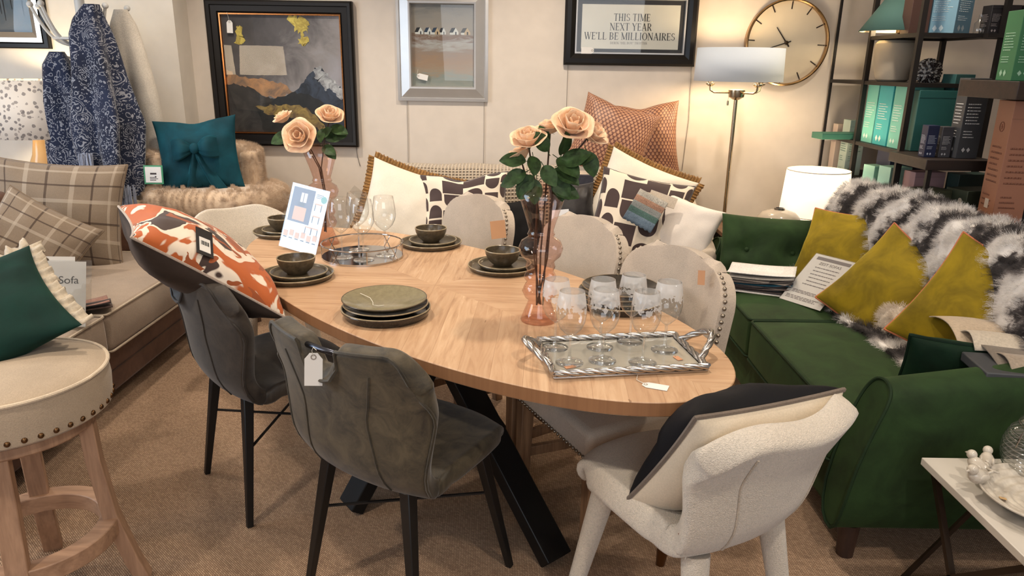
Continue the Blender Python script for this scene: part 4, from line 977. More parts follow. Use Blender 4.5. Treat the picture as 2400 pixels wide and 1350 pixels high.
for i in range(6): box(bm, (-.07 + i * .027, .055 + .006 * (i % 2), .0026), (.019, .022, .0006), mi=1); box(bm, (-.07 + i * .027, .041, .0026), (.016, .004, .0006), mi=3)
lines(bm, .032, .072, .205, .222, 3, rn, .0026, mi=3); lines(bm, -.07, -.01, .022, .034, 3, rn, .0026, mi=2)
lathe(bm, [(0, .0026), (.013, .0026), (.013, .0030), (0, .0030)], 20, (.068, .205, 0), mi=4)
obj('print', bm, [paint((225, 225, 230), .6), paint((192, 150, 116), .6), paint((196, 190, 186), .6), paint((44, 46, 60), .6), paint((84, 150, 140), .6)], t)
bm = B(); box(bm, (0, 0, 0), (.066, .075, .0012)); o = obj('price_tag', bm, paint((196, 150, 112), .85)); orient(o, (-.062, 3.012, .835), 20, 10, 3); tag(o, 'square kraft tag hanging on the far studded chair', 'tag')
bm = B(); box(bm, (0, 0, 0), (.03, .045, .0012)); o = obj('price_tag', bm, paint((190, 144, 108), .85)); orient(o, (.585, 2.175, .878), -62, 8, 12); tag(o, 'small kraft tag hanging on the studded chair nearest the green sofa', 'tag')
price_tag('white swing tag tied to the bar handle of the olive grey chair', (-.475, 1.625, .79), (radians(90), radians(-86), radians(10)), .085, string=[(.032, 0, 0), (.05, .004, .004), (.062, .0, .012), (.058, -.008, .02)])
# ---------------------------------------------------------------- sofas and cushions
def pad(bm, c, s, crown=.02, n=10):
    """box cushion with a crowned top"""
    def top(a, b):
        x, y = a * 2 - 1, b * 2 - 1; return (c[0] + x * s[0] / 2, c[1] + y * s[1] / 2, c[2] + s[2] / 2 + crown * (1 - x ** 4) * (1 - y ** 4))
    grid(bm, top, n, n); 
    grid(bm, lambda a, b: (lambda p: (p[0], p[1], c[2] - s[2] / 2 - .2 * (p[2] - c[2] - s[2] / 2)))(top(a, b)), n, n)
    for ax in range(4):
        def side(a, b):
            x, y = ((a * 2 - 1, -1), (1, a * 2 - 1), (1 - a * 2, 1), (-1, 1 - a * 2))[ax]; q = .012 * sin(pi * b) * (1 - (a * 2 - 1) ** 6)
            dx, dy = ((0, -1), (1, 0), (0, 1), (-1, 0))[ax]; return (c[0] + x * s[0] / 2 + dx * q, c[1] + y * s[1] / 2 + dy * q, c[2] - s[2] / 2 + s[2] * b)
        grid(bm, side, n, 5)
    bmesh.ops.remove_doubles(bm, verts=bm.verts, dist=1e-4)
def pad_piping(c, s, r=.006, top=True):
    bm = B(); z = c[2] + s[2] / 2 if top else c[2] - s[2] / 2
    tube(bm, [(c[0] + x, c[1] + y, z) for x, y in rrect(s[0], s[1], .02, 3)], r, 6, closed=True); return bm
# green velvet sofa
GREEN = velvet((40, 60, 32), .35, (110, 136, 90)); GPIPE = velvet((30, 48, 27), .2, (80, 110, 75))
t = thing('sofa', 'green velvet sofa with sloping arms covered by a grey fur throw', 'sofa', (1.45, 2.95, 0))
ox, oy = 1.45, 2.95
bm = B(); box(bm, (.0, 0, .205), (.80, 1.74, .19)); obj('base', bm, GREEN, t, bev=.02, seg=3)
for k, yy in enumerate((2.515, 3.385)):
    c, s = (1.33 - ox, yy - oy, .385), (.62, .855, .17)
    bm = B(); pad(bm, c, s, .022); sc = obj('seat_cushion', bm, GREEN, t, bev=.015, seg=3, ang=50)
    obj('piping', pad_piping(c, s, .0055), GPIPE, sc); obj('piping', pad_piping(c, s, .0055, False), GPIPE, sc)
bm = B(); box(bm, (1.80 - ox, 0, .525), (.17, 1.74, .73)); obj('backrest', bm, GREEN, t, bev=.06, seg=5)
for sg in (-1, 1):
    # arm: swept face outline, sloping from the back down to the front
    out = [(-.07, .12), (.07, .12), (.075, .45), (.078, .55), (.06, .60), (.02, .617), (-.03, .61), (-.062, .58), (-.07, .5)]
    for _ in range(2): out = [q for (a, b), (c_, d_) in zip(out, out[1:] + out[:1]) for q in (((a * .75 + c_ * .25), (b * .75 + d_ * .25)), ((a * .25 + c_ * .75), (b * .25 + d_ * .75)))]
    bm = B(); R = []
    for x, dz in ((-.435, 0), (-.41, .004), (.35, .10), (.42, .10)):
        R.append([bm.verts.new((x + (.11 * max(0, (z_ - .12) / .5) ** 2 if x < -.3 else 0), sg * (.945 - (y_ if sg < 0 else y_)) , z_ + dz * max(0, (z_ - .12) / .5))) for y_, z_ in out])
    n_ = len(out)
    for a, b in zip(R, R[1:]):
        for k in range(n_): bm.faces.new((a[k], a[(k + 1) % n_], b[(k + 1) % n_], b[k]))
    bm.faces.new(R[0]); bm.faces.new(R[-1][::-1])
    am = obj('arm', bm, GREEN, t, bev=.008, seg=3, ang=35)
    bm = B(); tube(bm, [(-.437 + .11 * max(0, (z_ - .12) / .5) ** 2, sg * (.945 - y_), z_) for y_, z_ in out], .005, 6, closed=True); obj('piping', bm, GPIPE, am)
for x in (-.36, .36):
    for y in (-.93, .93):
        bm = B(); lathe(bm, [(.034, .12), (.026, 0), (0, 0)], 18, (x, y, 0)); obj('leg', bm, wood((66, 44, 34), (40, 26, 20)), t)
# fur throw over the back of the green sofa
def furstripe():
    k = NT('striped_faux_fur'); v = k.co(); s = k.sep(v); n = k.noise(v, 5.5, 4, .6); n2 = k.noise(v, 22, 3)
    f = k.math('SINE', k.math('ADD', k.math('ADD', k.math('MULTIPLY', s[1], 26.), k.math('MULTIPLY', s[2], 9.)), k.math('MULTIPLY', n, 9.)))
    f = k.math('ADD', f, k.math('MULTIPLY', k.math('SUBTRACT', n2, .5), 3.))
    return k.set(Base_Color=k.ramp(k.math('ADD', k.math('MULTIPLY', f, .5), .5), [(.2, (70, 66, 66)), (.42, (124, 118, 116)), (.58, (206, 200, 196)), (.9, (232, 228, 224))]), Roughness=.8, Specular_IOR_Level=.15)
PR = [(1.93, .62), (1.93, .80), (1.90, .91), (1.80, .965), (1.70, .95), (1.65, .86), (1.625, .74), (1.61, .62), (1.57, .54), (1.48, .515), (1.40, .512)]
def furfn(a, b):
    q = b * (len(PR) - 1); i = min(int(q), len(PR) - 2); k = q - i; x = PR[i][0] + (PR[i + 1][0] - PR[i][0]) * k; z = PR[i][1] + (PR[i + 1][1] - PR[i][1]) * k
    y = 3.88 - 1.80 * a; nz = noise.noise(Vector((y * 4, b * 4, 2.))); n2 = noise.noise(Vector((y * 9 + b * 5, b * 8, 7.)))
    e = max(0, (.10 - a) / .10) ** 2; 
    x += .02 * nz - .05 * e * (1 if b < .4 else -1); z += .03 * nz + .018 * n2 - .22 * e * (1 if b < .6 else .1)
    if b > .72: y += (b - .72) * .5 * (1 if a < .5 else .4); z = max(z, .505)
    return (x, y, z)
bm = B(); grid(bm, furfn, 90, 40)
o = obj('fur_throw', bm, furstripe(), None, ang=0, solid=.02, off=-1, out=(1.78, 2.9, .6)); tag(o, 'long striped grey and white faux fur throw over the back of the green sofa', 'throw')
fur(o, 13000, .030, 1, .0008, kids=14, seed=3)
bm = B(); bmesh.ops.create_icosphere(bm, subdivisions=4, radius=.07, matrix=Matrix.Translation((1.53, 2.73, .55)) @ Matrix.Diagonal((1, 1, .85, 1)))
for v_ in bm.verts: v_.co += (v_.co - Vector((1.53, 2.73, .55))).normalized() * noise.noise(v_.co * 60) * .012
o2 = obj('fur_corner', bm, furmat((190, 176, 160), (226, 216, 204)), o, ang=0); fur(o2, 700, .025, 1, .001)
YEL = velvet((140, 118, 22), .6, (220, 206, 100)); ORP = fabric((196, 118, 84), 200, .2, .1)
YG = 'mustard velvet cushions on the green sofa'
cushion('cushion', 'mustard cushion farthest along the green sofa, behind the fabric price card', .43, .40, .15, (1.575, 3.40, .672), -55, 30, 4, YEL, pipe=ORP, group=YG, seed=1, pr=.005)
cushion('cushion', 'largest looking mustard cushion, between the price card and the white fur corner', .46, .44, .17, (1.56, 2.86, .625), -52, 30, -26, YEL, pipe=ORP, group=YG, seed=2, pr=.005)
cushion('cushion', 'mustard cushion at the right edge of the photo with a white care label', .46, .44, .16, (1.645, 2.42, .685), -46, 26, -20, YEL, pipe=ORP, group=YG, seed=3, pr=.005)
bm = B(); box(bm, (0, 0, 0), (.03, .05, .001)); o = obj('care_label', bm, paint((226, 222, 216), .8)); orient(o, (1.86, 2.55, .655), -30, 0, 20); tag(o, 'white care label sticking out of the mustard cushion at the right edge', 'label')
c = cushion('cushion', 'green button tufted cushion at the far arm of the green sofa', .50, .34, .15, (1.33, 3.70, .60), -8, 16, -2, velvet((42, 63, 33), .35, (100, 130, 90)), seed=4, pinch=.05, full=.35)
for bx in (-.115, .115):
    for v_ in c.data.vertices:
        if v_.co.z > 0: r_ = sqrt((v_.co.x - bx) ** 2 + (v_.co.y + .01) ** 2); v_.co.z -= .045 * math.exp(-(r_ / .055) ** 1.3)
    bm = B(); bmesh.ops.create_uvsphere(bm, u_segments=12, v_segments=8, radius=.012, matrix=Matrix.Translation((bx, -.01, .034)) @ Matrix.Diagonal((1, 1, .5, 1))); obj('button', bm, GREEN, c)
cushion('cushion', 'dark green piped cushion leaning on the near arm of the green sofa', .44, .40, .14, (1.50, 2.23, .50), 168, 22, 2, velvet((16, 42, 26), .4, (70, 120, 80)), pipe=velvet((14, 36, 24), .3, (60, 100, 70)), seed=5)
# price card and sample books on the green sofa
t = thing('price_card', 'white printed price card in a clear stand propped on the green sofa', 'sign'); orient(t, (1.288, 3.118, .492), -57, 52, 0)
bm = B(); box(bm, (0, .147, 0), (.212, .296, .002)); obj('sheet', bm, paint((216, 210, 206), .5), t)
bm = B(); box(bm, (0, .148, .0022), (.218, .302, .0012)); box(bm, (0, .002, -.03), (.218, .003, .06)); obj('holder', bm, CLEAR, t)
bm = B(); rn = random.Random(9); box(bm, (0, .272, .0014), (.17, .018, .0006))
for i in range(6): yy = .218 - i * .021; w0 = rn.uniform(.05, .075); lines(bm, -w0, w0, yy - .004, yy + .004, 1, rn, .0014, .6, ragged=.02)
lines(bm, -.08, .08, .055, .075, 3, rn, .0014, .5); lines(bm, -.09, .085, .018, .040, 3, rn, .0014, .5)
obj('print', bm, paint((112, 106, 108), .7), t)
text('ZEST SOFAS', .021, paint((96, 90, 92), .7), t, (0, .243, .0014))
def sheetbook(name, label, cat, loc, rz, sheets, cover):
    t = thing(name, label, cat, loc, rz)
    for nm, c, z, w_, d_, curl, dx, dy, rr in sheets:
        def fn(a, b): 
            x = (a - .5) * w_; y = (b - .5) * d_; return (x + dx, y + dy, z + curl * (a ** 3) + .004 * sin(7 * b + z * 90))
        bm = B(); grid(bm, fn, 16, 6); obj(nm, bm, fabric(c, 160, .3, .16), t, (0, 0, 0), (0, 0, rr), solid=.004, ang=0)
    return t
sheetbook('sample_book', 'open ring binder of fabric samples beside the white price card on the green sofa', 'sample book', (1.19, 3.36, .485), radians(-24),
          [('cover', (206, 200, 196), .004, .30, .20, .0, 0, 0, 0)] + [('swatch', c, .012 + i * .0085, .29, .185, .02 * (i % 3), .004 * (i % 2), -.004 * (i % 3), .03 * ((i % 3) - 1)) for i, c in enumerate([(70, 62, 62), (96, 84, 82), (58, 52, 54), (120, 108, 102), (30, 76, 96), (84, 78, 76), (150, 140, 132), (176, 168, 160)])] + [('cover', (226, 222, 218), .092, .30, .20, .012, 0, 0, .02)], None)
t = thing('sample_book', 'fabric sample book with curled beige sheets on the near arm of the green sofa', 'sample book', (1.56, 2.17, .655), radians(-8))
bm = B(); box(bm, (.07, -.13, -.01), (.42, .17, .03)); obj('cover', bm, paint((62, 64, 68), .6), t, bev=.004)
for i, (c, y0, z0, ln, cu) in enumerate([((186, 168, 146), .14, .04, .26, .05), ((198, 186, 168), .02, .045, .12, .04), ((122, 112, 102), -.03, .02, .24, .02), ((160, 146, 130), -.13, .03, .16, .05)]):
    def fn(a, b): 
        s = b - .5; return ((a - .5) * .34 + .05 + .02 * i, y0 + s * ln, z0 - (cu * 4 * s * s if s < 0 else cu * 2.2 * s * s) + .004 * sin(6 * a + i))
    bm = B(); grid(bm, fn, 12, 12); sw = obj('swatch', bm, fabric(c, 120, .25, .12), t, solid=.004, ang=0)
    if i in (1, 3):
        bm = B(); box(bm, (.06 + .02 * i, y0 - ln * .1, z0 + .003), (.05, .018, .001)); obj('label', bm, paint((226, 222, 214), .8), sw)

# brown leather sofa on the left
BROWN = leather((78, 50, 36), (98, 66, 48), .6); BEI = fabric((150, 134, 118), 240, .4, .10, .2)
ox, oy = -2.2, 3.05
t = thing('sofa', 'brown suede sofa with beige seat cushions along the left wall', 'sofa', (ox, oy, 0))
bm = B(); box(bm, (0, 0, .185), (.86, 2.2, .23)); obj('base', bm, BROWN, t, bev=.015)
bm = B(); box(bm, (.432, 0, .17), (.006, 2.2, .006)); obj('base_seam', bm, leather((60, 38, 28), (74, 48, 36)), t)
bm = B(); box(bm, (-.37, 0, .50), (.22, 2.2, .74)); obj('backrest', bm, BROWN, t, bev=.06, seg=4)
for sg in (-1, 1):
    bm = B(); box(bm, (.0, sg * 1.02 - (.03 if sg > 0 else 0), .345), (.86, .12 if sg > 0 else .17, .55)); obj('arm', bm, BROWN, t, bev=.05, seg=4)
for k, (yy, dd) in enumerate(((3.42, 1.06), (2.47, .82))):
    c, s = (-2.07 - ox, yy - oy, .385), (.74, dd, .165); bm = B(); pad(bm, c, s, .03); sc = obj('seat_cushion', bm, BEI, t, bev=.02, seg=3, ang=50)
    obj('piping', pad_piping(c, s, .0055), fabric((178, 162, 142), 240), sc); obj('piping', pad_piping(c, s, .0055, False), fabric((178, 162, 142), 240), sc)
for x in (-.38, .38):
    for y in (-1.0, 1.0): bm = B(); lathe(bm, [(.035, .08), (.03, 0), (0, 0)], 16, (x, y, 0)); obj('foot', bm, BLK, t)
def tartan():
    k = NT('plaid_wool'); s = k.sep(k.co('UV')); c = (150, 130, 108); base = k.mix(k.noise(k.co(), 200, 2), (120, 104, 87), (138, 121, 103))
    def ln(v, n, off, w_): f = k.math('FRACT', k.math('ADD', k.math('MULTIPLY', v, n), off)); return k.math('LESS_THAN', f, w_)
    for v in (s[0], s[1]):
        base = k.mix(k.math('MULTIPLY', ln(v, 4.2, .1, .055), .75), base, (62, 48, 40)); base = k.mix(k.math('MULTIPLY', ln(v, 4.2, .58, .10), .5), base, (176, 162, 144))
    k.bump(k.noise(k.co(), 260, 2), .4, .002); return k.set(Base_Color=base, Roughness=.95, Sheen_Weight=.3, Specular_IOR_Level=.1)
TAR = tartan(); TP = fabric((128, 110, 90), 200)
cushion('cushion', 'large plaid wool cushion standing in the far corner of the brown sofa', .62, .56, .18, (-2.29, 3.62, .735), 14, 16, -5, TAR, pipe=TP, group='plaid cushions', seed=21, pr=.004)
cushion('cushion', 'smaller plaid wool cushion leaning in front of the large plaid one', .44, .42, .16, (-2.23, 3.29, .66), 24, 26, -34, TAR, pipe=TP, group='plaid cushions', seed=22, pr=.004)
t = thing('price_leaflet', 'clear stand of white sofa leaflets on the near seat of the brown sofa', 'sign'); orient(t, (-1.80, 2.68, .50), 24, 20, -6)
bm = B(); box(bm, (-.02, .135, -.008), (.20, .27, .002)); obj('leaflet', bm, paint((206, 202, 196), .6), t)
bm = B(); box(bm, (.02, .12, 0), (.20, .26, .002)); sh = obj('leaflet', bm, paint((212, 208, 204), .6), t)
text('Sofa', .042, paint((40, 38, 38), .7), sh, (.06, .175, .0012))
bm = B(); box(bm, (.03, .115, .004), (.22, .28, .0015)); box(bm, (.03, -.01, .03), (.22, .003, .055)); obj('holder', bm, CLEAR, t)
sheetbook('fabric_swatch', 'folded brown fabric swatch on the front of the brown sofa seat', 'swatch', (-1.80, 2.92, .492), radians(32), [('swatch', (84, 70, 64), .003, .20, .12, .0, 0, 0, 0), ('swatch', (150, 112, 98), .010, .18, .10, .012, .0, .0, .04), ('swatch', (66, 56, 54), .017, .12, .05, .004, .03, -.04, .1)], None)
cushion('cushion', 'grey fur cushion cut by the left edge of the photo', .42, .40, .16, (-2.22, 2.72, .70), 60, 20, 0, furmat((70, 68, 70), (150, 146, 144), 18.), seed=23)
# velvet cushion on the stool
def ruffle(o, w_, h_, pinch, depth, n, mat, name, edges=(0, 1, 2, 3), amp=.010, stand=1.):
    bm = B()
    for e in edges:
        def fn(a, b):
            s = a * 2 - 1; u, v = ((s, -1), (1, s), (-s, 1), (-1, -s))[e]; du, dv = ((0, -1), (1, 0), (0, 1), (-1, 0))[e]
            x = u * w_ / 2 * (1 - pinch * (1 - v * v)) + du * depth * b; y = v * h_ / 2 * (1 - pinch * (1 - u * u)) + dv * depth * b
            return (x + .3 * amp * sin(n * 2.3 * a) * b, y + .3 * amp * cos(n * 2.3 * a) * b, amp * b ** .7 * sin(n * pi * a) + .3 * amp * b * sin(n * 2.7 * pi * a))
        grid(bm, fn, n * 6, 3)
    return obj(name, bm, mat, o, ang=0, solid=.0015)
c = cushion('cushion', 'dark green velvet cushion with a cream ruffle lying on the bar stool', .46, .42, .15, (-1.485, 1.875, .80), 0, 60, 43, velvet((6, 42, 35), .35, (50, 110, 92)), seed=24, pinch=.09, full=.5)
ruffle(c, .46, .42, .09, .034, 22, fabric((186, 172, 150), 200, .2, .1), 'ruffle', (1, 2))
# blotch patterned cushion on the charcoal chair
def blotch():
    k = NT('rust_blotch_print'); v = k.co('UV'); a = k.noise(v, 4.2, 2, .45, 1.4); b = k.noise(k.co('UV', (1, 1, 1), (0, 0, 1)), 5.2, 2, .45, 1.2)
    c = k.ramp(a, [(.0, (192, 98, 34)), (.46, (174, 84, 28)), (.475, (222, 206, 186)), (.56, (226, 212, 194)), (.57, (58, 40, 34))], 'LINEAR')
    c = k.mix(k.math('GREATER_THAN', b, .60), c, (150, 74, 30)); return k.set(Base_Color=c, Roughness=.7, Sheen_Weight=.4)
c = cushion('cushion', 'rust and white blotch print cushion with a brown velvet back, lying over the charcoal chair', .52, .50, .23, (-1.02, 2.30, .875), 121, 53, 0, blotch(), velvet((58, 48, 42), .4), pipe=fabric((176, 160, 146), 200), seed=25, pr=.004); c.data.materials[0].node_tree.nodes['Principled BSDF'].inputs['Sheen Weight'].default_value = .12
t = thing('swing_label', 'black swing label with a white barcode sticker on the blotch print cushion', 'tag'); orient(t, (-.925, 2.135, .975), 75, 40, -42)
bm = B(); box(bm, (0, 0, 0), (.055, .105, .002)); obj('card', bm, paint((24, 22, 24), .5), t)
bm = B(); box(bm, (0, -.012, .0015), (.036, .055, .001)); obj('sticker', bm, paint((222, 218, 212), .7), t)
bm = B()
for i in range(9): box(bm, (-.012 + i * .003, -.006, .0024), (.0012 + .0006 * (i % 3), .016, .0004))
obj('barcode', bm, paint((40, 38, 38), .7), t)
# black and cream cushion on the near boucle chair
c = cushion('cushion', 'black velvet cushion with a cream back and grey piping on the near boucle chair', .41, .39, .23, (.525, 1.545, .645), 203, 34, 1, velvet((14, 14, 18), .25), fabric((206, 192, 170), 240, .25, .06), pipe=fabric((112, 100, 90), 200), seed=26, pr=.006, pinch=.06)
price_tag('small kraft tag at the lower corner of the black and cream cushion', (.398, 1.418, .475), (radians(80), radians(80), 0), .045, paint((140, 92, 68), .8), [(.017, 0, 0), (.03, .003, .003), (.045, -.004, .006)])

# cream sofa at the back wall
CREAM = fabric((196, 180, 160), 220, .35, .08, .2)
ox, oy = .10, 4.20
t = thing('sofa', 'cream fabric sofa along the back wall under the pictures', 'sofa', (ox, oy, 0))
bm = B(); box(bm, (0, -.02, .20), (1.9, .80, .22)); obj('base', bm, CREAM, t, bev=.02)
bm = B(); box(bm, (0, .30, .54), (1.9, .24, .68)); obj('backrest', bm, CREAM, t, bev=.09, seg=5)
for sg in (-1, 1):
    bm = B(); prism(bm, [(-.40, .10), (.40, .10), (.40, .80), (.30, .78), (-.30, .60), (-.40, .56)], -.075, .075); M = Matrix.Translation((sg * .93, 0, 0)) @ Matrix.Rotation(radians(90), 4, 'Z') @ Matrix.Rotation(radians(90), 4, 'X')
    for v_ in bm.verts: v_.co = M @ v_.co
    obj('arm', bm, CREAM, t, bev=.04, seg=4)
for k in (-1, 1):
    c, s = (k * .43, -.10, .375), (.85, .58, .15); bm = B(); pad(bm, c, s, .03); obj('seat_cushion', bm, CREAM, t, bev=.02, seg=3, ang=50)
for x in (-.88, .88):
    for y in (-.36, .34): bm = B(); bar(bm, (x, y, .1), (x, y, 0), .05, .05); obj('leg', bm, WOODB, t)
def waffle():
    k = NT('waffle_knit'); s = k.sep(k.co()); fx = k.math('SINE', k.math('MULTIPLY', s[0], 300.)); fz = k.math('SINE', k.math('MULTIPLY', k.math('ADD', s[2], s[1]), 260.))
    h = k.math('MAXIMUM', fx, fz); k.bump(h, 1., .008)
    return k.set(Base_Color=k.mix(k.math('ADD', k.math('MULTIPLY', h, .5), .5), (160, 138, 112), (206, 188, 164)), Roughness=.95, Sheen_Weight=.3)
WAF = waffle()
def wthrow(label, x0, x1, zf, seed, endz=0.):
    Q = [(4.655, .60), (4.655, .84), (4.60, .898), (4.50, .908), (4.40, .895), (4.355, .82), (4.345, .70), (4.335, .56), (4.325, zf)]
    def fn(a, b):
        q = b * (len(Q) - 1); i = min(int(q), len(Q) - 2); k = q - i; nz = noise.noise(Vector((a * 5 + seed, b * 3, 1)))
        e = max(0, (a - .8) / .2) ** 2 * endz
        return (x0 + (x1 - x0) * a + .02 * nz * b, Q[i][0] + (Q[i + 1][0] - Q[i][0]) * k - .012 * nz - .015 * sin(9 * a + seed) * b, Q[i][1] + (Q[i + 1][1] - Q[i][1]) * k + .012 * nz - e)
    bm = B(); grid(bm, fn, 50, 50); o = obj('throw', bm, WAF, None, ang=0, solid=.008); tag(o, label, 'throw', 'waffle throws on the cream sofa')
wthrow('wide beige waffle throw over the left half of the cream sofa back', -.78, .28, .50, 1)
wthrow('beige waffle throw over the right end of the cream sofa back', .46, 1.06, .50, 5, .16)
def arches():
    k = NT('arch_print'); s = k.sep(k.co('UV')); u = k.math('MULTIPLY', s[0], 6.); col = k.math('FLOOR', u); fu = k.math('SUBTRACT', k.math('FRACT', u), .5)
    v = k.math('ADD', k.math('MULTIPLY', s[1], 5.), k.math('MULTIPLY', k.math('MODULO', col, 2.), .5)); row = k.math('FLOOR', v); fv = k.math('FRACT', v)
    h = k.n('TexWhiteNoise', {'Vector': k.n('CombineXYZ', {0: col, 1: row}).outputs[0]}).outputs['Value']; fl = k.math('GREATER_THAN', h, .5)
    fv = k.math('ADD', k.math('MULTIPLY', fl, k.math('SUBTRACT', 1., fv)), k.math('MULTIPLY', k.math('SUBTRACT', 1., fl), fv))
    dy = k.math('MAXIMUM', k.math('SUBTRACT', fv, .40), 0.); d = k.math('ADD', k.math('MULTIPLY', fu, fu), k.math('MULTIPLY', dy, dy))
    m = k.math('MULTIPLY', k.math('LESS_THAN', d, .19), k.math('GREATER_THAN', fv, .06)); sq = k.math('GREATER_THAN', h, .84); m = k.math('MAXIMUM', m, sq); m = k.math('MULTIPLY', m, k.math('SUBTRACT', 1., k.math('LESS_THAN', h, .14)))
    return k.set(Base_Color=k.mix(m, (218, 204, 184), (62, 46, 44)), Roughness=.9, Sheen_Weight=.2)
ARC = arches(); GP_ = fabric((92, 86, 86), 200)
def scales():
    k = NT('fan_print'); s = k.sep(k.co('UV')); v = k.math('MULTIPLY', s[1], 30.); row = k.math('FLOOR', v); u = k.math('ADD', k.math('MULTIPLY', s[0], 25.), k.math('MULTIPLY', k.math('MODULO', row, 2.), .5))
    fu = k.math('ABSOLUTE', k.math('SUBTRACT', k.math('FRACT', u), .5)); fv = k.math('FRACT', v)
    m = k.math('GREATER_THAN', fv, k.math('MULTIPLY', fu, 2.)); d = k.math('ADD', k.math('MULTIPLY', fu, fu), k.math('MULTIPLY', fv, fv)); m2 = k.math('LESS_THAN', d, .07); m3 = k.math('GREATER_THAN', fv, .86)
    c = k.mix(m, (182, 134, 100), (106, 62, 46)); c = k.mix(m2, c, (86, 44, 34)); c = k.mix(m3, c, (150, 98, 70)); return k.set(Base_Color=c, Roughness=.5, Sheen_Weight=.2)
FAN = scales()
FG = 'copper fan print cushions on the cream sofa back'
cushion('cushion', 'copper fan print cushion at the right, half behind its twin', .48, .46, .13, (.80, 4.70, 1.06), -6, 12, 4, FAN, group=FG, seed=31, chop=.05)
cushion('cushion', 'copper fan print cushion at the left in front, behind the front roses', .48, .46, .14, (.60, 4.59, 1.065), -10, 14, -17, FAN, group=FG, seed=32, chop=.03)
BWG = 'black and cream arch print cushions'
cushion('cushion', 'arch print cushion at the left of the cream sofa, behind the far studded chair', .50, .34, .14, (-.275, 4.10, .745), -4, 22, 4, ARC, pipe=GP_, group=BWG, seed=33, pr=.004, chop=.10)
cushion('cushion', 'arch print cushion at the right of the cream sofa with a fringed swatch on it', .52, .50, .17, (.70, 4.02, .69), -8, 28, -11, ARC, pipe=GP_, group=BWG, seed=34, pr=.004)
FR = fabric((150, 112, 66), 120, .6, .3)
def fringed(label, c, yaw, tilt, spin, sd):
    o = cushion('cushion', label, .54, .52, .17, c, yaw, tilt, spin, fabric((222, 212, 196), 240, .3, .05), group='cream cushions with brown fringe', seed=sd); ruffle(o, .54, .52, .09, .035, 60, FR, 'fringe', amp=.008)
fringed('cream cushion with brown fringe at the left end of the cream sofa', (-.60, 4.12, .675), 14, 22, -19, 35)
fringed('cream cushion with brown fringe behind the right arch print cushion', (.72, 4.22, .73), -8, 22, -22, 36)
cushion('cushion', 'plain white cushion at the right arm of the cream sofa', .36, .40, .16, (.92, 3.93, .62), -22, 22, -16, fabric((224, 214, 204), 240, .3, .04), seed=37, full=.32)
t = thing('fringed_swatch', 'fringed strips of coloured fabric lying on the right arch print cushion', 'swatch'); orient(t, (.715, 3.885, .765), -8, 30, -27)
for i, c in enumerate([(166, 160, 150), (150, 116, 98), (122, 124, 122), (66, 88, 84), (84, 98, 112)]):
    bm = B(); grid(bm, lambda a, b: ((a - .5) * .17, .065 - .034 * i + .018 - .052 * b + .003 * sin(40 * a + i) * b, .012 - .0015 * i + .004 * (1 - b)), 30, 3); obj('strip', bm, fabric(c, 220, .6, .35), t, solid=.003, ang=0)
bm = B(); box(bm, (.06, .085, .0), (.15, .06, .004)); obj('backing', bm, fabric((190, 176, 158), 200), t, (0, 0, 0), (0, 0, .15))
# dark leather bags and notebook between the cushions
cushion('cushion', 'black leather cushion in the middle of the cream sofa behind the front vase', .26, .30, .12, (.345, 4.20, .70), 4, 20, 3, leather((28, 25, 26), (46, 42, 42), .4), pipe=leather((60, 54, 52), (70, 64, 60)), seed=41, pr=.004)
t = thing('leather_bag', 'dark grey leather satchel hanging on the middle of the cream sofa back', 'bag', (.365, 4.315, .80)); LB = leather((44, 42, 48), (64, 62, 70), .4)
bm = B(); box(bm, (0, 0, .0), (.20, .05, .17)); obj('body', bm, LB, t, bev=.012, seg=3)
bm = B(); box(bm, (0, -.032, .04), (.204, .012, .10)); obj('flap', bm, LB, t, bev=.005)
bm = B(); box(bm, (0, -.040, -.005), (.20, .006, .02)); obj('strap', bm, leather((30, 28, 32), (40, 38, 42), .4), t, bev=.002)
cushion('cushion', 'narrow black velvet cushion standing behind the second studded chair', .22, .34, .10, (.065, 4.03, .62), 6, 16, 12, velvet((16, 14, 14), .25), seed=42, full=.3)
bm = B(); box(bm, (0, 0, 0), (.11, .15, .004)); o = obj('white_card', bm, paint((224, 224, 226), .6)); orient(o, (.265, 4.02, .655), 8, 20, 4); tag(o, 'white card leaning on the black cushion beside the front vase', 'card')
bm = B(); box(bm, (0, 0, 0), (.08, .045, .001)); o = obj('paper_label', bm, glass((238, 236, 232), .2, .3)); orient(o, (-.872, 4.06, .80), -5, 12, -38); tag(o, 'translucent paper label at the left edge of the fringed cushion', 'label')
# ---------------------------------------------------------------- black metal shelving with boxes
FRM = paint((34, 29, 26), .5, .3)
t = thing('shelving_unit', 'tall black metal shelving unit standing against the back wall', 'shelves', (2.0, 4.35, 0))
def P_(x, y): return (x - 2.0, y - 4.35)
posts = [(2.012, 4.85), (2.012, 4.38), (2.012, 3.86), (2.42, 3.86), (2.42, 4.38), (2.42, 4.85)]
for x, y in posts:
    a = P_(x, y); bm = B(); w_ = .026 if y < 4.8 else .014; box(bm, (a[0], a[1], 1.12), (w_, w_, 2.24)); obj('post', bm, FRM, t)
for z, y0, y1 in ((1.672, 3.86, 4.38), (1.43, 3.86, 4.85), (1.09, 3.86, 4.85), (.86, 3.86, 4.85)):
    bm = B(); ym = (y0 + y1) / 2 - 4.35; L = y1 - y0
    for x in (.012, .42): box(bm, (x, ym, z), (.02, L, .02))
    for y in (y0, y1): box(bm, (.216, y - 4.35, z), (.41, .02, .02))
    obj('rail', bm, FRM, t)
    bm = B(); box(bm, (.216, ym, z + .006), (.39, L - .02, .008)); obj('shelf', bm, paint((44, 36, 32), .5), t)
t = thing('display_shelf', 'dark wooden shelf with boxes jutting out in front of the black shelving', 'shelves', (2.11, 3.66, 0))
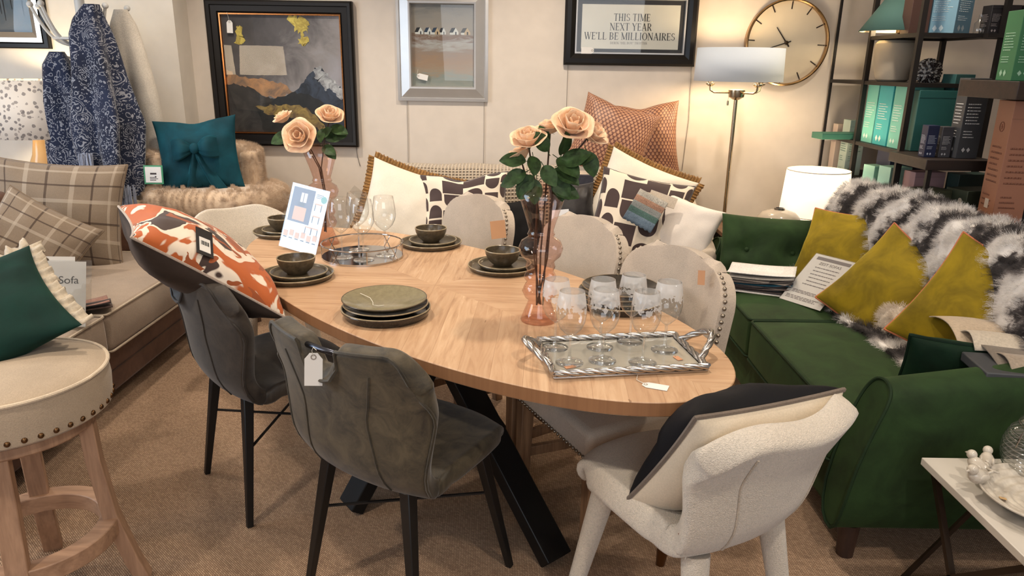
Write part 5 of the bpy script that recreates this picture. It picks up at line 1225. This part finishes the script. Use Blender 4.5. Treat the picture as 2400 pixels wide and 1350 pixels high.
bm = B(); box(bm, (.0, 0, 1.075), (.33, .36, .05)); obj('shelf', bm, wood((48, 36, 30), (30, 22, 18), 0), t, bev=.003)
bm = B(); box(bm, (.05, 0, .79), (.60, .36, .03)); obj('lower_shelf', bm, wood((48, 36, 30), (30, 22, 18), 0), t, bev=.003)
for x in (-.13, .32): 
    for y in (-.15, .15): bm = B(); box(bm, (x, y, .535 if x < 0 else .39), (.02, .02, 1.05 if x < 0 else .78)); obj('leg', bm, FRM, t)
t = thing('display_unit', 'dark display unit with a thick top shelf at the right edge of the photo', 'shelves', (2.345, 3.2, 0))
bm = B(); box(bm, (0, 0, 1.43), (.72, .40, .072)); obj('top_shelf', bm, wood((58, 42, 34), (38, 27, 22), 0), t, bev=.003)
bm = B(); box(bm, (.11, .19, 1.02), (.50, .012, .75)); obj('back_panel', bm, paint((20, 18, 18), .7), t)
bm = B(); box(bm, (.02, 0, .76), (.66, .38, .03)); obj('lower_shelf', bm, wood((48, 36, 30), (30, 22, 18), 0), t)
for x in (-.29, .34): 
    for y in (-.17, .17):
        bm = B(); box(bm, (x, y, .70), (.022, .022, 1.39)); obj('post', bm, FRM, t) if x > 0 else bm.free()
def carton(label, x, y, z, sx, sy, sz, c, rz=0, print_=None, seed=1, group=None, logo=True, tilt=0):
    o = None; bm = B(); box(bm, (0, 0, sz / 2), (sx, sy, sz)); o = obj('carton', bm, paint(c, .55), None, (x, y, z), (0, radians(tilt), radians(rz)), bev=.002); tag(o, label, 'box', group)
    bm = B(); tube(bm, [(-sx / 2 - .0006, -sy / 2 - .0006, sz * .88), (sx / 2, -sy / 2 - .0006, sz * .88)], .0006, 4); obj('lid_seam', bm, paint(tuple(int(v * .6) for v in c), .6), o)
    if print_:
        rn = random.Random(seed); pm = paint(print_, .6)
        for face in ('left', 'front'):
            w_ = sy if face == 'left' else sx; bm = B()
            lines(bm, -w_ * .36, w_ * .36, sz * .42, sz * .70, 7, rn, .0007, .32); lines(bm, -w_ * .36, w_ * .2, sz * .25, sz * .36, 3, rn, .0007, .32)
            if logo:
                for dx in (-.12, .12):
                    s = min(w_, sz) * .09; vs = [bm.verts.new((dx * w_ + a * s - w_ * .1, sz * .11 + b * s * 1.3, .0008)) for a, b in ((0, -1), (1, 0), (0, 1), (-1, 0))]; bm.faces.new(vs)
            M = (Matrix.Translation((-sx / 2, 0, 0)) @ Matrix.Rotation(radians(-90), 4, 'Z') if face == 'left' else Matrix.Translation((0, -sy / 2, 0))) @ Matrix.Rotation(radians(90), 4, 'X')
            for v in bm.verts: v.co = M @ v.co
            obj('lettering', bm, pm, o, ang=0)
    return o
MINT, TEALB, DTEAL, PRN = (120, 196, 178), (64, 176, 178), (36, 92, 88), (214, 232, 224)
Z1 = 1.101
carton('mint green box nearest the wall on the middle shelf, left of the turquoise box', 2.125, 4.30, Z1, .19, .13, .325, MINT, 0, PRN, 1)
carton('turquoise box between two mint boxes on the middle shelf', 2.125, 4.145, Z1, .19, .155, .325, TEALB, 0, PRN, 2)
carton('mint green box right behind the shelf post, right of the turquoise box', 2.125, 3.99, Z1, .19, .12, .325, MINT, 0, PRN, 3)
carton('wide dark teal slab added as front face of the nearest mint box', 2.155, 3.885, Z1, .20, .075, .305, DTEAL, 0, None)  # added slab, stands for the dark front face of the nearest mint box
carton('tall narrow dark teal box standing behind the wide teal slab', 2.285, 3.93, Z1, .115, .09, .385, (40, 86, 84), 12, None)
carton('flat green box lying across the rail and sticking out of the shelving to the left', 1.985, 4.50, Z1, .34, .12, .036, (58, 110, 92), 8, None)
carton('small navy box with white print on the jutting shelf', 2.005, 3.60, 1.101, .055, .055, .15, (30, 38, 70), 0, (190, 196, 210), 6)
carton('small grey box with white print beside the navy one', 2.075, 3.60, 1.101, .055, .055, .145, (70, 68, 72), 0, (200, 198, 198), 7)
carton('tall charcoal box with white print on the jutting shelf', 2.165, 3.585, 1.101, .10, .085, .37, (74, 74, 76), 0, (214, 212, 210), 8)
Z0 = .871
carton('tall pale green box on the low shelf nearest the wall', 2.10, 4.62, Z0, .10, .10, .335, (176, 192, 180), 0, (120, 150, 140), 9)
carton('tall cream box in the low shelf corner, half hidden by the pale green box', 2.08, 4.755, Z0, .08, .07, .30, (196, 178, 164), 0, None)
carton('navy blue box hanging back in the shade under the turquoise boxes', 2.20, 4.20, Z0, .20, .16, .20, (36, 40, 66), 0, None)
carton('small mint cube box on the low shelf under the turquoise boxes', 2.09, 4.22, Z0, .12, .10, .11, (150, 200, 182), 10, None)
carton('second small mint cube box on the low shelf, beside the front post', 2.10, 4.05, Z0, .13, .10, .125, (156, 204, 190), 10, None)
carton('pink box on the low shelf behind the olive boxes', 2.12, 3.79, .806, .17, .09, .20, (176, 140, 142), 8, None)
carton('dark green box on the low shelf behind the right olive box', 2.32, 3.74, .806, .18, .09, .20, (34, 54, 48), 8, None)
carton('olive green box, left one of two behind the fur throw', 2.05, 3.60, .806, .15, .13, .14, (70, 74, 54), 14, None)
o = carton('olive green box with a round white sticker, right one of two behind the fur throw', 2.245, 3.55, .806, .20, .14, .15, (62, 70, 54), 10, None)
bm = B(); lathe(bm, [(0, 0), (.012, 0), (.012, .001), (0, .001)], 18); obj('sticker', bm, paint((214, 206, 190), .7), o, (-.1012, -.03, .10), (0, radians(-90), 0))
Z2 = 1.683
carton('pale blue box with a dark blue side on the upper shelf', 2.225, 4.00, Z2, .14, .14, .24, (120, 160, 180), 30, (200, 216, 220), 12)
carton('dark brown box on the upper shelf left of the pale blue box', 2.075, 4.05, Z2, .10, .09, .26, (70, 46, 38), 0, None)
for k in range(5): carton('black scent box, %s of the row on the upper shelf' % ('leftmost', 'second from the left', 'middle one', 'second from the right', 'rightmost')[k], 2.395 + .072 * k, 3.93 - .02 * k, Z2, .062, .08, .135, (34 + 6 * (k % 2), 30, 32), 0, (150, 140, 140), 20 + k)
bm = B(); box(bm, (2.52, 3.92, 1.672), (.40, .22, .02)); o = obj('shelf_board', bm, FRM); tag(o, 'black board under the row of black scent boxes on the upper shelf', 'shelf')
bm = B(); lathe(bm, [(0, 0), (.022, 0), (.024, .01), (.024, .05), (.012, .062), (.009, .08), (.009, .09)], 24); o = obj('glass_bottle', bm, CLEAR, None, (2.325, 3.905, Z2), ang=0); tag(o, 'small clear glass bottle on the upper shelf beside the black boxes', 'bottle')
t = thing('reed_diffuser', 'dark reeds standing in a bottle behind the dark teal box', 'diffuser', (2.25, 4.14, Z1))
bm = B(); lathe(bm, [(0, 0), (.03, 0), (.03, .07), (.012, .08), (.012, .1)], 20); obj('bottle', bm, paint((60, 70, 66), .2), t)
for k in range(7): bm = B(); tube(bm, [(0, 0, .02), ((k - 3) * .022, .01 * (k % 3 - 1), .39 - .01 * abs(k - 3))], .0022, 5); obj('reed', bm, paint((44, 34, 30), .8), t)
t = thing('reed_diffuser', 'dark reeds in the lower corner beside the tall copper box', 'diffuser', (2.52, 3.62, .806))
bm = B(); lathe(bm, [(0, 0), (.03, 0), (.03, .05), (.012, .06), (.012, .08)], 20); obj('bottle', bm, paint((196, 180, 160), .3), t)
for k in range(5): bm = B(); tube(bm, [(0, 0, .02), ((k - 2) * .02, .01 * (k % 3 - 1), .27)], .0022, 5); obj('reed', bm, paint((44, 34, 30), .8), t)
bm = B(); rn = random.Random(4)
bmesh.ops.create_icosphere(bm, subdivisions=3, radius=.05, matrix=Matrix.Translation((0, 0, .055)))
for f in list(bm.faces):
    if rn.random() < .5: f.material_index = 1
r_ = bmesh.ops.extrude_discrete_faces(bm, faces=list(bm.faces))
for f in r_['faces']:
    n = f.normal.copy(); c = f.calc_center_median()
    for v in f.verts: v.co = c + (v.co - c) * .55 + n * .018
o = obj('ornament', bm, [paint((46, 36, 34), .4), paint((176, 168, 160), .3)], None, (2.17, 4.02, 1.442), ang=0); tag(o, 'small spiky dark and white ornament on the shelf below the green lamp', 'ornament')
t = thing('table_lamp', 'beige pot lamp with a green cone shade on the black shelving', 'lamp', (2.095, 4.24, 1.441))
bm = B(); lathe(bm, [(0, 0), (.07, 0), (.085, .01), (.105, .08), (.112, .15), (.11, .20), (.095, .215), (.03, .222), (.012, .225)], 40); obj('base', bm, paint((168, 156, 138), .75), t)
bm = B(); lathe(bm, [(.009, .222), (.009, .25), (.018, .255), (.018, .275), (0, .28)], 16); obj('neck', bm, metal((100, 84, 64), .35), t)
bm = B(); lathe(bm, [(.205, .262), (.08, .45)], 56); obj('lamp_shade', bm, NT('green_shade').set(Base_Color=(58, 90, 84), Roughness=.85), t, solid=.003, ang=0)
bm = B(); lathe(bm, [(.201, .2625), (.077, .447)], 56); obj('shade_lining', bm, paint((240, 228, 205), .9), t, ang=0)
bm = B(); bmesh.ops.create_uvsphere(bm, u_segments=16, v_segments=10, radius=.025, matrix=Matrix.Translation((0, 0, .31))); obj('bulb', bm, glow((255, 214, 150), 12), t)
lamp('green_lamp_light', 'POINT', (2.095, 4.24, 1.735), 15, (1, .80, .48), .03)
GRB = (64, 128, 84)
for k in range(2): carton('tall green box with white print on the thick dark shelf, %s one' % ('left', 'right')[k], 2.045 + .105 * k, 3.12, 1.467, .095, .12, .27, GRB, -6, (176, 216, 184), 30 + k)
o = carton('very tall copper coloured box leaning on the dark display unit', 2.15, 3.20, .776, .12, .15, .61, (166, 112, 86), -10, (140, 90, 68), 33, logo=False)
bm = B(); lathe(bm, [(.018, 0), (.022, 0), (.022, .001), (.018, .001)], 24); box(bm, (0, 0, .0005), (.006, .022, .001)); box(bm, (.0, 0, .0005), (.016, .003, .001)); obj('emblem', bm, paint((128, 72, 52), .6), o, (-.0605, 0, .50), (radians(90), 0, radians(-90)))
bm = B(); box(bm, (0, 0, 0), (.036, .001, .04)); obj('label', bm, paint((206, 190, 176), .7), o, (-.0608, .0, .17), (0, 0, radians(90)))

# ---------------------------------------------------------------- marble side table, jar and bird dish
t = thing('side_table', 'low marble topped table on crossed bronze metal legs', 'table', (1.42, 1.60, 0))
def marble():
    k = NT('white_marble'); v = k.co(); w_ = k.n('TexWave', {'Vector': v, 'Scale': 2.2, 'Distortion': 9., 'Detail': 4., 'Detail Scale': 1.6}).outputs['Fac']; a = k.noise(v, 6, 5, .6)
    return k.set(Base_Color=k.mix(k.math('MULTIPLY', a, .5), k.ramp(w_, [(.0, (176, 170, 160)), (.18, (210, 204, 194)), (1, (216, 210, 200))]), (196, 188, 176)), Roughness=.25)
bm = B(); box(bm, (0, .02, .44), (.50, .46, .022)); obj('tabletop', bm, marble(), t, bev=.002)
BRZ = paint((58, 46, 36), .4, .6)
for x in (-.22, .22):
    bm = B(); bar(bm, (x, .23, .425), (x, -.06, .012), .016, .016); obj('leg', bm, BRZ, t)
    bm = B(); bar(bm, (x, -.19, .425), (x, .26, .012), .016, .016); obj('leg', bm, BRZ, t)
    bm = B(); bar(bm, (x, -.20, .010), (x, .28, .010), .016, .016); obj('foot_rail', bm, BRZ, t)
    bm = B(); bar(bm, (x, -.20, .422), (x, .24, .422), .016, .012); obj('top_rail', bm, BRZ, t)
for y in (.28, -.2): bm = B(); bar(bm, (-.22, y, .010), (.22, y, .010), .016, .016); obj('foot_rail', bm, BRZ, t)
for y in (.23, -.19): bm = B(); bar(bm, (-.22, y, .422), (.22, y, .422), .016, .012); obj('top_rail', bm, BRZ, t)
bm = B(); bar(bm, (-.22, .28, .012), (.0, .23, .422), .012, .012); obj('brace', bm, BRZ, t); bm = B(); bar(bm, (.22, .28, .012), (.0, .23, .422), .012, .012); obj('brace', bm, BRZ, t)
t = thing('glass_jar', 'ribbed clear glass jar with a metal clasp on the marble table', 'jar', (1.435, 1.755, .451))
bm = B(); pr = [(0, .004), (.07, .004), (.078, .012)]
for i in range(96):
    z = .014 + .115 * i / 95; pr.append((.082 + .016 * sin(pi * (i / 95)) + .0016 * cos(2 * pi * i / 95 * 11), z))
pr += [(.074, .133), (.068, .14), (.066, .152)]
RIB = glass((248, 249, 248), .9, .03, .85, .10)
lathe(bm, pr, 56); obj('body', bm, RIB, t, ang=0)
bm = B(); lathe(bm, [(.068, .150), (.07, .156), (.05, .163), (.02, .168), (0, .169)], 40); obj('lid', bm, RIB, t, ang=0)
for i in range(10):
    z = .018 + .107 * i / 9; r_ = .0835 + .016 * sin(pi * (i + .3) / 9.6); bm = B(); tube(bm, [(r_ * cos(2 * pi * k / 48), r_ * sin(2 * pi * k / 48), z) for k in range(48)], .0016, 5, closed=True); obj('rib', bm, glass((232, 233, 232), 1., .05, .8, .3), t, ang=0)
bm = B(); tube(bm, [(-.072, -.02, .158), (-.086, -.022, .14), (-.094, -.02, .10), (-.085, -.015, .135)], .0018, 6); tube(bm, [(.069 * cos(2 * pi * k / 40), .069 * sin(2 * pi * k / 40), .147) for k in range(40)], .0016, 6, closed=True); obj('wire_clasp', bm, metal((170, 160, 148), .25), t)
CER = NT('cream_crackle_glaze'); CERM = CER.set(Base_Color=CER.ramp(CER.noise(CER.co(), 30, 4), [(.3, (178, 168, 154)), (.7, (216, 208, 194))]), Roughness=.18)
t = thing('bird_dish', 'cream glazed dish with spiral grooves and little birds perched on its rim', 'dish', (1.345, 1.60, .451))
bm = B(); pr = [(0, .0), (.06, .0), (.11, .018), (.150, .038), (.153, .043), (.149, .044)]
for i in range(40): r_ = .147 * (1 - i / 39.); pr.append((r_, .012 + .030 * (r_ / .147) ** 2.2 + .0022 * sin(r_ * 260)))
lathe(bm, pr, 64, sx=1., sy=1.)
obj('dish', bm, CERM, t, ang=0)
def bird(loc, s, rz, nm='bird'):
    bm = B()
    bmesh.ops.create_uvsphere(bm, u_segments=20, v_segments=14, radius=.021, matrix=Matrix.Rotation(radians(-18), 4, 'Y') @ Matrix.Diagonal((1.35, .9, .95, 1)))
    for v in bm.verts:
        if v.co.x < -.012: k = (-.012 - v.co.x) / .02; v.co.z += .006 * k; v.co.y *= 1 - .4 * k; v.co.x -= .016 * k * k
    bmesh.ops.create_uvsphere(bm, u_segments=18, v_segments=12, radius=.0135, matrix=Matrix.Translation((.021, 0, .022)))
    tube(bm, [(.030, 0, .022), (.037, 0, .0205), (.042, 0, .019)], [.0045, .003, .0006], 8); tube(bm, [(-.03, 0, .004), (-.045, 0, .006), (-.062, 0, .010)], [.008, .007, .003], 8, flat=.5)
    for v in bm.verts: v.co *= s
    o_ = obj(nm, bm, CERM, t, loc, (0, 0, rz), ang=0)
    bm = B()
    for y in (-1, 1): bmesh.ops.create_uvsphere(bm, u_segments=8, v_segments=6, radius=.0018 * s, matrix=Matrix.Translation((.029 * s, y * .0095 * s, .026 * s)))
    for y in (-1, 1): bmesh.ops.create_uvsphere(bm, u_segments=10, v_segments=6, radius=.013 * s, matrix=Matrix.Translation((-.006 * s, y * .015 * s, .002 * s)) @ Matrix.Diagonal((1.5, .4, .8, 1)))
    obj('wings_and_eyes', bm, CERM, o_, ang=0)
bird((-.142, .060, .056), 1.0, radians(195)); bird((-.112, .112, .058), .95, radians(110)); bird((-.070, .140, .058), .9, radians(60))
price_tag('small kraft sticker lying in the cream bird dish', (1.235, 1.60, .482), (0, radians(18), radians(60)), .03, paint((206, 170, 120), .8))

# ---------------------------------------------------------------- table lamps to the left of the camera that mirror in the glass of the print
for k, (x, y) in enumerate(((-2.95, .85), (-3.5, 1.0))):
    t = thing('table_lamp', 'drum shade lamp to the left of the picture, %s one, mirrored in the print' % ('nearer', 'farther')[k], 'lamp', (x, y, .80))
    bm = B(); lathe(bm, [(0, 0), (.09, 0), (.10, .02), (.05, .10), (.07, .25), (.03, .40), (.012, .44), (.012, .56)], 32); obj('base', bm, paint((150, 140, 128), .4), t)
    bm = B(); drum(bm, .26, .24, .54, .86); obj('lamp_shade', bm, NT('grey_shade').set(Base_Color=(150, 138, 124), Roughness=.9, Emission_Color=(255, 226, 190), Emission_Strength=7.), t, solid=.003, ang=0)
bm = B(); box(bm, (-3.2, .9, .40), (1.2, .5, .80)); o = obj('side_cabinet', bm, wood((140, 110, 84), (100, 76, 56), 0), bev=.005); tag(o, 'wooden cabinet under the pair of drum lamps left of the camera', 'cabinet')
